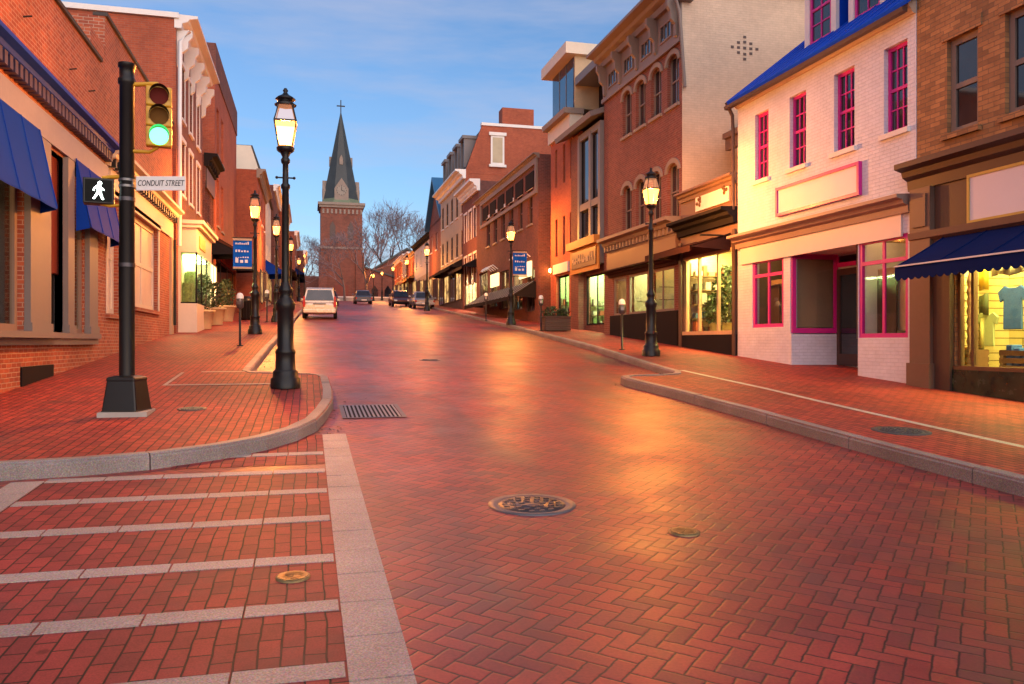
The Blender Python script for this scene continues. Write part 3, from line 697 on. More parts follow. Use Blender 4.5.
for a, c in ((23.6, 25.5), (25.7, 27.4), (27.6, 28.9)):
    b.window(a, c, zg0, zg1, M['taupe'], M['clear'], cols=2 if a < 24 else 1, rows=1, rail=False, fw=.08, reveal=.02, hole=False, name='shop_window', mw=.06)
b.part('bulkhead', M['dark'], lambda q: b.fb(q, 23.3, 29.1, b.zb, zg0-.005, .003, .07))
b.part('downspout', M['taupe'], lambda q: (q.tube([b.P(23.02, 12.4, .25), b.P(22.98, 11.9, .12), b.P(22.98, 9.6, -.05)], .055), q.box(b.X(.12), b.X(-.3), 22.86, 23.05, 12.3, 12.55)))
b.part('vent_bricks', M['brown'], lambda q: [q.box(13.1+dx*.22, 13.2+dx*.22, 23.045, 23.058, 11.0+dz*.16, 11.08+dz*.16) for dx, dz in ((0,0),(1,0),(2,0),(3,0),(4,0),(1,1),(2,1.2),(3,1),(1,-1),(2,-1.2),(3,-1),(2,2.2),(2,-2.2))])
b.part('coping', M['taupe'], lambda q: q.box(b.X(0)+.0, b.X(-13), 22.95, 23.25, 12.86, 12.98))
b.finish()

# ---- R5 modern dark infill
b = B('modern_infill', 'narrow modern building with dark bay glazing, sloping canopy and an orange shop fascia', 11.6, 29.92, 33.75, 1, 10.6, M['brickC'], 12)
b.part('bay_frame', M['grey'], lambda q: [b.fb(q, u-.12, u+.12, 4.9, 10.3, .003, .35) for u in (30.1, 31.2, 32.6)]+[b.fb(q, 30.0, 32.7, z-.14, z+.14, .004, .33) for z in (4.9, 7.3, 10.3)])
for z0_, z1_ in ((5.06, 7.14), (7.46, 10.14)):
    for a, c in ((30.24, 31.06), (31.34, 32.46)): b.window(a, c, z0_, z1_, M['dark'], cols=1, rows=1, rail=False, hole=False, d=.25, fw=.05)
b.part('pier', M['brickC'], lambda q: b.fb(q, 32.75, 33.73, b.zb, 10.55, .003, .30))
b.part('canopy_roof', M['grey'], lambda q: b.fp(q, [(.75, 10.55), (.8, 10.75), (-1.5, 11.6), (-1.5, 11.4)], 29.95, 34.6))
b.part('upper_storey', M['dark'], lambda q: b.fb(q, 29.95, 33.7, 10.6, 13.0, -4, -1.0))
b.part('upper_roof', M['grey'], lambda q: b.fb(q, 29.9, 33.75, 13.0, 13.35, -4, .1))
zs = b.uv(600, 240)[1]
o = b.part('shop_sign', M['orange'], lambda q: (b.fb(q, 29.98, 33.5, zs-.22, zs+.1, .36, .62), b.fb(q, 29.98, 33.5, zs-1.25, zs-.22, .36, .42)))
b.part('sign_board', M['brown'], lambda q: b.fb(q, 30.2, 33.2, zs-1.05, zs-.32, .422, .46), o)
def ltr(q):
    u = 33.0
    while u > 30.5:
        w = random.uniform(.12, .22); h = random.choice((.22, .22, .36))
        b.fb(q, u-w, u-w+.05, zs-.85, zs-.85+h, .462, .48); b.fb(q, u-w*.6, u-w*.6+.12, zs-.85+random.choice((0, .09, .18)), zs-.81+random.choice((.09, .18)), .462, .48); u -= w+.08
b.part('sign_lettering', M['buff'], ltr, o)
zg0, zg1 = g(31.8)+KH+.25, zs-1.35
b.shop(30.1, 32.65, zg0, zg1, M['lightG'], M['shopG'], 2.0)
b.window(30.1, 32.65, zg0, zg1, M['dark'], M['clear'], cols=2, rows=1, rail=False, fw=.07, hole=False, name='shop_window', reveal=.05, mw=.06)
b.finish()

# ---- R6 brick with glass penthouse
b = B('penthouse_block', 'orange brick building with slit windows and a cream and blue glass penthouse', 11.4, 33.78, 37.1, 1, 11.1, M['brickB'], 12)
for cs, ra_ in (((556,564,571.5,579.5), (132,173)), ((556.5,564,571,579), (208,249))):
    zz = (b.uv(579.5, ra_[1])[1], b.uv(579.5, ra_[0])[1])
    for px in cs:
        u = b.uv(px, 200)[0]; b.window(u-.16, u+.16, zz[0], zz[1], M['dark'], cols=1, rows=1, rail=False, fw=.03, reveal=.1)
b.part('belt_course', M['cream'], lambda q: b.fb(q, 33.78, 37.1, 11.1, 11.75, -.5, .15))
b.part('belt_ledge', M['stone'], lambda q: b.fb(q, 33.7, 37.2, 11.75, 12.0, -.5, .42))
o = b.part('penthouse', M['buff'], lambda q: b.fb(q, 33.8, 37.1, 12.0, 14.35, -8, -.1))
b.part('glass_wall', M['glassb'], lambda q: b.fb(q, 33.9, 37.0, 12.05, 14.3, -.1, -.06), o)
b.part('glazing_bar', M['grey'], lambda q: [b.fb(q, u-.02, u+.02, 12.05, 14.3, -.06, -.04) for u in (34.9, 35.9)], o)
b.part('penthouse_roof', M['cream'], lambda q: b.fb(q, 33.55, 37.4, 14.35, 14.85, -8, .4), o)
zs1 = b.uv(573, 268)[1]
b.part('shop_sign', M['whitep'], lambda q: b.fb(q, 34.2, 36.4, zs1-.1, zs1+.35, .004, .12))
b.shop(34.3, 36.2, g(35)+KH+.3, zs1-.2, M['lightG'], M['shopG'], 2, panel=.6)
b.window(34.3, 36.2, g(35)+KH+.3, zs1-.2, M['dark'], M['clear'], cols=2, rows=1, rail=False, hole=False, name='shop_window', mw=.06)
b.finish()

# ---- R7 dark brick row with white trimmed cornice
b = B('dark_brick_row', 'dark brick building with white framed cornice, striped awning and lit wall signs', 11.5, 39.6, 55.2, 1, 11.3, M['brickC'], 13)
zz = (b.uv(533, 223)[1], b.uv(533, 188)[1])
for i in range(6):
    u = 41.2+i*2.05; b.window(u-.5, u+.5, zz[0], zz[1], M['brown'], cols=2, rows=2, sill=M['taupe'], lintel=M['whitep'])
def fr(q):
    for a in ((39.7, 53.6, 10.85, 11.1), (39.7, 53.6, 9.3, 9.5), (39.7, 39.95, 9.5, 10.85), (53.4, 53.6, 9.5, 10.85)): b.fb(q, *a, .003, .12)
b.part('cornice_frame', M['taupe'], fr)
b.part('cornice_panel', M['dark'], lambda q: [b.fb(q, 40.4+i*2.2, 42.0+i*2.2, 9.75, 10.6, .003, .05) for i in range(6)])
b.cornice(11.35, .25, .3, M['taupe'])
za = b.uv(533, 286)[1]
b.awning(40.0, 53.0, za+.25, za-.55, 1.3, M['dark'], .2)
b.part('awning_stripe', M['grey'], lambda q: [q.prism([b.P(40.3+i*.9, za+.262, .03), b.P(40.3+i*.9, za-.54, 1.305), b.P(40.3+i*.9, za-.55, 1.30), b.P(40.3+i*.9, za+.25, .03)], (0, .35, 0)) for i in range(14)])
for a, c in ((40.8, 43.2), (48.3, 50.4)):
    o = b.part('shop_sign', M['signlit'], lambda q: b.fb(q, a, c, za+.55, za+1.35, .004, .1))  # gooseneck lamplight on the white sign is put in as its own glow
    for k in range(4): b.part('gooseneck_lamp', M['whitep'], lambda q: q.tube([b.P(a+.3+k*.6, za+1.6, .02), b.P(a+.3+k*.6, za+1.85, .35), b.P(a+.3+k*.6, za+1.7, .6), b.P(a+.3+k*.6, za+1.55, .65)], [.03, .03, .04, .11], 6))
zg0, zg1 = g(44)+KH+.4, za-.4
for k, (a, c) in enumerate(((40.3, 42.2), (42.8, 45.2), (45.9, 48.2), (48.9, 51.0), (51.6, 54.4))):
    v0 = g((a+c)/2)+KH+.5
    b.shop(a, c, v0, v0+2.3, M['lightD'] if k in (0, 2) else M['lightW'], M['shopD'], 2, panel=.4)
    b.window(a, c, v0, v0+2.3, M['brown'], M['clear'], cols=2, rows=1, rail=False, hole=False, name='shop_window', mw=.08)
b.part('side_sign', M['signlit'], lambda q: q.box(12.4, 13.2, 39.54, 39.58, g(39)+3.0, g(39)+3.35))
b.finish()
# alley doorway light between R6 and R7
# ---- R7b white trimmed bay building
b = B('bay_house', 'narrow red brick house with white bay windows squeezed between dark row and mansard block', 11.7, 55.25, 61.6, 1, 13.0, M['brickC'], 11)
b.cornice(13.1, .8, .7, M['whitep'], dent=.5)
for u in (56.6, 58.4, 60.2):
    for z0_ in (9.2, 5.9): b.window(u-.5, u+.5, z0_, z0_+2.1, M['whitep'], cols=2, rows=2, trim=M['whitep'])
v0 = g(58)+KH+.5
b.shop(55.8, 61, v0, v0+2.3, M['lightW'], M['shopW'], 2); b.window(55.8, 61, v0, v0+2.3, M['brown'], M['clear'], cols=4, rows=1, rail=False, hole=False, name='shop_window', mw=.08)
b.awning(55.6, 61.3, v0+3.2, v0+2.6, 1.2, M['dark'], .2)
b.finish()
# ---- R8 mansard
b = B('mansard_block', 'tall orange brick block with cream street front, dormered mansard roof and broad chimney', 12.0, 62.0, 74.0, 1, 15.0, M['buff'], 14, M['brickB'])
for i in range(5):
    u = 63.2+i*2.4
    for z0_ in (8.6, 11.9): b.window(u-.5, u+.5, z0_, z0_+2.0, M['brown'], cols=2, rows=2, sill=M['whitep'], reveal=.03)
b.cornice(15.2, .7, .8, M['whitep'])
b.finish(roof=False)
def mans(q):
    q.prism([b.P(62.02, 15.0, 0), b.P(62.02, 18.6, -1.4), b.P(62.02, 18.6, -14), b.P(62.02, 15.0, -14)], (0, 11.96, 0))
b.part('mansard_roof', M['roofd'], mans)
b.part('flank_gable', M['brickB'], lambda q: q.prism([b.P(61.98, 14.9, .05), b.P(61.98, 18.75, -1.35), b.P(61.98, 18.75, -14), b.P(61.98, 14.9, -14)], (0, .3, 0)))
b.part('parapet_coping', M['whitep'], lambda q: b.fb(q, 61.9, 62.4, 18.76, 18.98, -14, -1.3))
b.part('chimney', M['brickB'], lambda q: b.fb(q, 61.95, 63.2, 15, 20.3, -5.6, -3.0))
for i in range(4):
    u = 63.8+i*2.9
    o = b.part('dormer', M['grey'], lambda q: (b.fb(q, u-.8, u-.55, 15.6, 17.9, -2.0, -.1), b.fb(q, u+.55, u+.8, 15.6, 17.9, -2.0, -.1), b.fb(q, u-.9, u+.9, 17.9, 18.15, -2.2, .05), b.fb(q, u-.55, u+.55, 15.6, 17.9, -2, -.5)))
    b.part('pane', M['glass'], lambda q: b.fb(q, u-.5, u+.5, 15.7, 17.8, -.49, -.46), o)
for t0, zb2, zt2 in ((-2.6, 15.7, 18.0), (-1.4, 10.2, 13.0)):
    o = b.part('flank_window', M['whitep'], lambda q: (q.box(b.X(t0+.55), b.X(t0-.55), 61.9, 61.97, zb2, zt2), q.box(b.X(t0+.7), b.X(t0-.7), 61.8, 61.97, zt2, zt2+.25), q.box(b.X(t0+.7), b.X(t0-.7), 61.8, 61.97, zb2-.2, zb2)))
    b.part('pane', paint('lit curtain', (.5,.42,.28), .6), lambda q: q.box(b.X(t0+.4), b.X(t0-.4), 61.88, 61.895, zb2+.15, zt2-.15), o)
b.part('shopfront', M['brown'], lambda q: b.fb(q, 62.1, 73.9, b.zb, 8.2, .003, .15))
v0 = g(68)+KH+.4
for k in range(4): b.window(62.5+k*2.9, 64.8+k*2.9, v0, v0+2.4, M['brown'], M['winlit'] if k in (0, 2) else M['glass'], cols=2, rows=1, rail=False, hole=False, d=.25, name='shop_window')
b.awning(62.3, 73.5, v0+3.3, v0+2.6, 1.2, M['dark'], .2)
# ---- R9 gable with blue roof
def simple(name, label, t, s0, s1, side, zt, wall, n, rows, frame=M['whitep'], shopl=None, cor=M['taupe'], depth=10, awn=None, sidewall=None, wh=1.7, front=None, storey=3.2):
    b = B(name, label, t, s0, s1, side, zt, wall, depth, sidewall)
    zb = g((s0+s1)/2)+KH
    for r in range(rows):
        z = zt-1.1-wh-r*storey
        if z < zb+3.3: continue
        for i in range(n):
            u = s0+(i+.5)*(s1-s0)/n; b.window(u-.48, u+.48, z, z+wh, frame, cols=2, rows=2, sill=frame, lintel=None)
    if cor: b.cornice(zt+.05, .55, .5, cor, dent=.6)
    if front: b.part('shopfront', front, lambda q: b.fb(q, s0+.05, s1-.05, b.zb, zb+3.1, .003, .1))
    k = max(1, int((s1-s0)/3))
    for i in range(k):
        a, c = s0+(s1-s0)*(i+.12)/k, s0+(s1-s0)*(i+.88)/k; v0 = g((a+c)/2)+KH+.5
        b.window(a, c, v0, v0+2.1, M['brown'], shopl if (shopl and i % 2 == 0) else M['glass'], cols=2, rows=1, rail=False, hole=False, d=.2, name='shop_window')
    if awn: b.awning(s0+.4, s1-.4, zb+3.5, zb+2.75, 1.1, awn, .2)
    return b
b = simple('gabled_house', 'brick house with steep bright blue roof beyond the mansard block', 12.4, 74.2, 84.0, 1, 13.6, M['brickD'], 3, 2, cor=None, shopl=M['winlit'], front=M['buff'])
b.finish(roof=False)
b.part('roof', M['bluex'], lambda q: (q.prism([b.P(74.0, 13.4, .5), b.P(79.1, 18.0, .5), b.P(79.1, 17.7, .5), b.P(74.2, 13.2, .5)], (10.8, 0, 0)), q.prism([b.P(84.2, 13.4, .5), b.P(79.1, 18.0, .5), b.P(79.1, 17.7, .5), b.P(84.0, 13.2, .5)], (10.8, 0, 0))))
b.part('gable_wall', M['brickD'], lambda q: q.prism([b.P(74.25, 13.5, 0), b.P(79.1, 17.75, 0), b.P(83.95, 13.5, 0)], (.2, 0, 0)))
for a in [('cream_shop', 'pale cream shop with heavy dark cornice along the upper street', 12.9, 84.2, 100, 13.4, M['cream'], 4, 2, M['winlit'], M['dark'], None),
          ('brick_shop', 'small red brick shop next to the cream shop up the street', 13.3, 100.2, 112, 13.2, M['brickB'], 4, 2, M['winlit'], M['buff'], M['orange']),
          ('tall_cream_house', 'tan painted house with yellow awning near the top of the street', 13.9, 112.2, 122, 14.2, M['tan'], 3, 2, M['winlit'], M['whitep'], M['yellow']),
          ('brick_shop', 'red brick building with white window surrounds closing the right row before the church', 14.4, 122.2, 138, 15.0, M['brickB'], 5, 2, M['winlit'], M['whitep'], None)]:
    b = simple(a[0], a[1], a[2], a[3], a[4], 1, a[5], a[6], a[7], a[8], shopl=a[9], cor=a[10], awn=a[11], front=M['buff'] if a[0] != 'brick_shop' else M['brownl']); b.finish()

# ================= left row
# ---- L1a corner shop with blue cornice and awnings
b = B('corner_shop', 'weathered red brick corner shop with blue dentil cornice, two blue awnings and grey piers', -4.5, 8.6, 20.0, -1, 7.85, M['brickA'], 12)
zc = b.uv(60, 112)[1]
zc = 5.98
b.cornice(zc+.12, .34, .34, M['bluec'], 8.6, 20.05, dent=.22, dmat=paint('dark violet paint', (.07,.05,.10), .5), dw=.13, dh=.17)
b.part('fascia', paint('grey lilac paint', (.27,.27,.33), .55), lambda q: b.fb(q, 8.6, 20.0, zc-.85, zc-.38, .003, .08))
pu = lambda px: b.uv(px, 300)[0]
zs0 = g(16)+KH+.82
sillz = b.uv(88, 340)[1]; sillz = g(17)+KH+.72
A = (9.0, pu(24)); P1 = (pu(24), pu(45)); Bw = (pu(45), pu(66)); C = (pu(69), pu(84.5)); P2 = (pu(84.5), pu(93))
zt_ = zc-.9
b.shop(A[0], A[1], sillz, zt_, M['lightD'], M['dark'], 2.5); b.window(A[0], A[1], sillz, zt_, M['taupe'], M['clear'], cols=3, rows=1, rail=False, hole=False, reveal=.1, fw=.12, name='shop_window', mw=.1)
b.shop(C[0], C[1], sillz, zt_, M['lightD'], M['dark'], 2.5); b.window(C[0], C[1], sillz, zt_, M['taupe'], M['clear'], cols=1, rows=1, rail=False, hole=False, reveal=.05, fw=.1, name='shop_window')
b.hole(Bw[0], Bw[1], sillz, zt_)
zmid = sillz+1.12
def recw(q):
    d = -.75
    q.poly([b.P(Bw[0],sillz,0),b.P(Bw[0],zt_,0),b.P(Bw[0],zt_,d),b.P(Bw[0],sillz,d)]); q.poly([b.P(Bw[1],sillz,0),b.P(Bw[1],zt_,0),b.P(Bw[1],zt_,d),b.P(Bw[1],sillz,d)])
    q.poly([b.P(Bw[0],sillz,0),b.P(Bw[1],sillz,0),b.P(Bw[1],sillz,d),b.P(Bw[0],sillz,d)]); q.poly([b.P(Bw[0],zt_,0),b.P(Bw[1],zt_,0),b.P(Bw[1],zt_,d),b.P(Bw[0],zt_,d)])
    b.fb(q, Bw[0], Bw[1], sillz+.01, zmid, d, d+.5)
b.part('window_recess', M['grey'], recw)
o = b.window(Bw[0]+.02, Bw[1]-.02, zmid+.02, zt_-.02, M['redp'], cols=1, rows=1, rail=False, hole=False, d=-.62, fw=.1, name='recess_window')
b.part('red_post', M['redp'], lambda q: b.fb(q, Bw[1]-.5, Bw[1]-.02, zmid+.001, zt_-.01, -.5, -.12))
b.part('menu_board', M['whitep'], lambda q: b.fb(q, Bw[0]+.25, Bw[0]+.75, zmid+.05, zmid+.8, -.56, -.54), o)
for p in (P1, P2, (C[0]-.42, C[0])):
    b.part('pier', M['grey'], lambda q: (b.fb(q, p[0], p[1], sillz+.005, zt_+.02, .003, .1), b.fb(q, p[0]-.02, p[1]+.02, sillz+.004, sillz+.15, .003, .13)))
b.part('ledge', M['grey'], lambda q: (b.fb(q, 8.8, pu(46), sillz-.1, sillz, .003, .26), b.fb(q, pu(46)+.01, pu(93.5), sillz-.1, sillz, .003, .16), b.fb(q, 8.8, pu(93.5), sillz-.22, sillz-.1, .003, .1)))
b.part('basement_window', M['dark'], lambda q: b.fb(q, pu(20), pu(52), g(14)+KH-.1, g(14)+KH+.35, .004, .03))
b.awning(9.6, b.uv(34, 130)[0], 5.2, 3.88, .36, M['blue'], 0, None, 0, .09)
b.awning(pu(71), b.uv(106, 190)[0], 5.2, 3.88, .36, M['blue'], 0, None, 0, .09)
b.part('coping', M['roofd'], lambda q: (b.fb(q, 8.6, 19.6, 7.85, 7.93, -.25, .06)))
b.part('parapet_step', M['brickA'], lambda q: b.fb(q, 18.8, 20.0, 7.80, 8.35, -.3, -.005))
b.part('wall_anchor', M['black'], lambda q: [q.tube([b.P(u, 6.9, 0), b.P(u+.02, 6.93, .13)], .015, 5) for u in (14.6, 17.2, 18.6)])
b.finish()
# ---- L1b brick with cream cornice and white windows
b = B('brick_shop', 'red brick building with cream bracketed cornice and tall white windows beside the corner shop', -4.5, 20.02, 29.4, -1, 9.05, M['brickA'], 12)
zc = 6.05
b.cornice(zc, .4, .4, M['cream'], 20.05, 29.3, dent=.35, dmat=M['black'], dw=.14, dh=.16)
b.part('fascia', M['cream'], lambda q: b.fb(q, 20.3, 29.25, zc-.95, zc-.4, .003, .06))
for pl, pr in ((107, 119), (133.5, 158)):
    u0, u1 = b.uv(pl, 300)[0], b.uv(pr, 300)[0]; v0 = g((u0+u1)/2)+KH+.95
    b.window(u0, u1, v0, zc-1.0, M['cream'], paint('white blind', (.66,.58,.5), .5), cols=2, rows=2, rail=False, fw=.14, trim=M['cream'], mw=.12, sill=M['brickA'])
b.part('post', M['buff'], lambda q: b.fb(q, 28.75, 29.2, b.zb, zc-.95, .003, .08))
b.part('coping', M['roofd'], lambda q: b.fb(q, 20.0, 29.4, 9.05, 9.13, -.25, .06))
b.part('downspout', M['black'], lambda q: q.tube([b.P(29.0, zc-1, .14), b.P(29.0, g(29)+KH+.3, .14)], .05, 6))
b.finish()
# ---- L2 three storeys with white bracketed cornice and projecting display window
b = B('italianate_house', 'three storey red brick house with white bracketed cornice and projecting cream display window', -4.4, 29.5, 36.6, -1, 12.7, M['brickD'], 13, M['brickB'])
c = b.cornice(12.85, .45, .7, M['whitep'])
for i in range(5): b.bracket(29.75+i*1.65, 12.4, 1.25, .5, M['whitep'], .16)
b.part('coping', M['whitep'], lambda q: q.box(b.X(-13), b.X(.1), 29.4, 29.75, 12.72, 12.9))
for u in (31.0, 33.0, 35.1):
    for z0_ in (6.9, 9.6): b.window(u-.42, u+.42, z0_, z0_+1.9, M['whitep'], cols=2, rows=2, trim=M['whitep'], sill=M['whitep'])
b.part('downspout', M['whitep'], lambda q: q.tube([b.P(29.45, 12.3, .45), b.P(29.42, 11.9, .14), b.P(29.42, g(29.4)+KH+3, .12)], .07, 8))
z0 = g(31)+KH
yb0, yb1, pj = 29.95, 34.3, .62
o = b.part('display_bay', M['cream'], lambda q: (b.fb(q, yb0, yb1, b.zb, z0+.95, .003, pj), b.fb(q, yb0, yb1, z0+2.75, z0+3.6, .003, pj), b.fb(q, yb0, yb0+.06, z0+.95, z0+2.75, .003, .08), b.fb(q, yb1-.1, yb1, z0+.95, z0+2.75, .003, pj),
    b.fb(q, yb0-.12, yb1+.12, z0+3.6, z0+3.72, .003, pj+.14), b.fb(q, yb0-.2, yb1+.2, z0+3.72, z0+3.85, .003, pj+.24)))
b.part('glazing_bar', M['dark'], lambda q: (b.fb(q, yb0, yb0+.05, z0+.95, z0+2.75, pj-.05, pj), b.fb(q, yb0+1.4, yb0+1.45, z0+.95, z0+2.75, pj-.05, pj), b.fb(q, yb0+2.9, yb0+2.95, z0+.95, z0+2.75, pj-.05, pj), b.fb(q, yb0, yb1, z0+.95, z0+1.0, pj-.05, pj), b.fb(q, yb0, yb0+.05, z0+.952, z0+1.0, .08, pj-.05)), o)
b.part('pane', M['clear'], lambda q: (b.fb(q, yb0+.05, yb1-.1, z0+1.0, z0+2.75, pj-.03, pj-.022), b.fb(q, yb0+.02, yb0+.028, z0+1.0, z0+2.75, .08, pj-.05)), o)
b.part('back_panel', M['shopG'], lambda q: b.fb(q, yb0+.6, yb1-.1, z0+.96, z0+2.74, .01, .03), o)
b.part('ceiling_light', M['lightG'], lambda q: b.fb(q, yb0+.9, yb1-.3, z0+2.70, z0+2.74, .1, pj-.12), o)
b.part('green_sign', paint('lime sign', (.28,.42,.03), .5), lambda q: b.fb(q, yb0+.6, yb0+2.2, z0+2.95, z0+3.4, pj+.002, pj+.03), o)
b.part('display_goods', paint('shop goods', (.25,.4,.12), .7, var=.7, scale=9), lambda q: [b.fb(q, yb0+.7+i*.5, yb0+1.0+i*.5, z0+.96, z0+.96+random.uniform(.3,1.3), .05, .35) for i in range(6)], o)
b.finish()
# ---- L2b low with dark cornice
s1 = at(213.5, 200, -4.3)[0]
b = simple('brick_shop', 'low brown brick building with dark wooden cornice and a black shop awning', -4.3, 36.7, s1, -1, 9.7, M['brickC'], 4, 2, frame=M['brown'], cor=M['dark'], shopl=M['lightD'], wh=1.8)
zt = g(40)+KH
b.awning(37.2, s1-.5, zt+3.6, zt+2.9, 1.5, M['dark'], .3); b.part('frieze', M['brown'], lambda q: b.fb(q, 36.8, s1, 8.3, 9.15, .003, .06)); b.finish()
# ---- L3
b = B('tall_brick_house', 'tall plain red brick house with dark brick parapet rising above the low shop', -4.25, s1+.05, 51.6, -1, 15.6, M['brickB'], 12, M['brickB'])
b.part('parapet', M['brickC'], lambda q: (b.fb(q, b.s0-.02, b.s1, 14.2, 15.65, -12, .05)))
for u in (b.s0+1.3, b.s0+3.4):
    for z0_ in (7.2, 10.6): b.window(u-.5, u+.5, z0_, z0_+2.3, M['brown'], cols=2, rows=2, sill=M['stone'])
b.awning(b.s0+.3, b.s1-.3, g(48)+KH+3.4, g(48)+KH+2.7, 1.3, M['maroon'], .25)
b.window(b.s0+.5, b.s1-.6, g(48)+KH+.5, g(48)+KH+2.6, M['brown'], cols=3, rows=1, rail=False, name='shop_window')
b.finish()
# ---- L4a projecting orange block, L4 cream gable, L5...
b = simple('orange_brick_block', 'orange brick block standing forward of its neighbours behind the blue street banner', -3.05, 52.0, 61.8, -1, 12.3, M['brickB'], 3, 2, frame=M['whitep'], cor=M['stone'], shopl=M['winlit'], awn=None); b.finish()
b = B('cream_house', 'cream rendered house with steep sloping dark roof above the orange block', -3.1, 62.0, 72.0, -1, 13.1, M['cream'], 12)
for u in (63.5, 66, 68.5, 71):
    for z0_ in (7.5, 10.3): b.window(u-.45, u+.45, z0_, z0_+1.8, M['whitep'], cols=2, rows=2)
b.awning(62.5, 67.5, g(65)+KH+3.4, g(65)+KH+2.4, 1.6, M['blue'], .2)
b.window(62.6, 71, g(66)+KH+.5, g(66)+KH+2.3, M['brown'], M['winlit'], cols=5, rows=1, rail=False, hole=False, d=.1, name='shop_window', mw=.3)
b.finish(roof=False)
b.part('gable_wall', M['cream'], lambda q: q.prism([b.P(62.0, 13.0, 0), b.P(62.0, 16.1, -1.0), b.P(62.0, 16.1, -12), b.P(62.0, 13.0, -12)], (0, .3, 0)))
b.part('roof', M['roofd'], lambda q: q.prism([b.P(62.3, 13.0, .2), b.P(62.3, 16.2, -.9), b.P(62.3, 16.2, -12), b.P(62.3, 13.0, -12)], (0, 9.7, 0)))
for a in [('slate_roofed_house', 'dark brick house with grey dormer beyond the cream house', -2.85, 72.2, 84, 15.2, M['brickC'], 4, 3, M['whitep'], M['winlit'], None),
          ('orange_brick_house', 'orange brick house with white cornice farther up the left row', -2.3, 84.2, 97, 15.6, M['brickB'], 4, 3, M['whitep'], M['winlit'], M['maroon']),
          ('white_trim_house', 'red brick house with many white windows near the top of the left row', -1.5, 97.2, 112, 14.6, M['brickD'], 5, 2, M['whitep'], M['winlit'], M['navy']),
          ('brick_shop', 'last brick building of the left row before the church circle', -.6, 112.2, 130, 14.0, M['brickC'], 5, 2, M['whitep'], M['winlit'], None)]:
    b = simple(a[0], a[1], a[2], a[3], a[4], -1, a[5], a[6], a[7], a[8], cor=a[9], shopl=a[10], awn=a[11]); b.finish()
# ------------------------------------------------------------------ church
cx, cy = 5.9, 152.0; cz = g(152)
ch = root('church', (cx, cy, cz), 'brick church with square tower and tall slate spire closing the street', 'church')
def cp(name, mat, fn, parent=None): q = MB(); fn(q); return q.build(name, mat, parent or ch)
TZ = HC+(342-209)/F*152; SZ = HC+(342-118)/F*152; hw = 3.7
tw = cp('tower', M['church'], lambda q: (q.box(cx-hw, cx+hw, cy-hw, cy+hw, cz-1, TZ-.9), q.box(cx-hw-.35, cx-hw+1.2, cy-hw-.35, cy-hw+1.2, cz-1, TZ-9), q.box(cx+hw-1.2, cx+hw+.35, cy-hw-.35, cy-hw+1.2, cz-1, TZ-9)))
cp('string_course', M['stone'], lambda q: q.box(cx-hw-.15, cx+hw+.15, cy-hw-.15, cy+hw+.15, TZ-8.4, TZ-8.0), tw)
cp('tower_cornice', M['stone'], lambda q: (q.box(cx-hw-.25, cx+hw+.25, cy-hw-.25, cy+hw+.25, TZ-.9, TZ-.45), q.box(cx-hw-.5, cx+hw+.5, cy-hw-.5, cy+hw+.5, TZ-.45, TZ)), tw)
cp('corbel_table', M['stone'], lambda q: [q.box(cx-hw+.3+i*.75, cx-hw+.65+i*.75, cy-hw-.12, cy-hw, TZ-2.0, TZ-1.2) for i in range(10)], tw)
cp('belfry_window', M['brown'], lambda q: [q.prism([(x-.5, cy-hw-.03, TZ-6.8), (x+.5, cy-hw-.03, TZ-6.8), (x+.5, cy-hw-.03, TZ-4.3), (x, cy-hw-.03, TZ-3.4), (x-.5, cy-hw-.03, TZ-4.3)], (0, .05, 0)) for x in (cx-1.6, cx+1.6)], tw)
def spire(q):
    n = 8; prof = [(3.25, TZ), (2.7, TZ+3.6), (.10, SZ)]
    q.lathe([(r/math.cos(PI/8), z) for r, z in prof], (cx, cy, 0), 8, False, PI/8)
sp = cp('spire', M['slate'], spire)
cp('spire_skirt', M['copper'], lambda q: q.lathe([(4.05, TZ), (3.35, TZ+1.0), (3.1, TZ+1.3)], (cx, cy, 0), 8, False, PI/8), sp)
cp('cross', M['black'], lambda q: (q.box(cx-.09, cx+.09, cy-.09, cy+.09, SZ-.5, SZ+2.4), q.box(cx-.75, cx+.75, cy-.08, cy+.08, SZ+1.2, SZ+1.4)), sp)
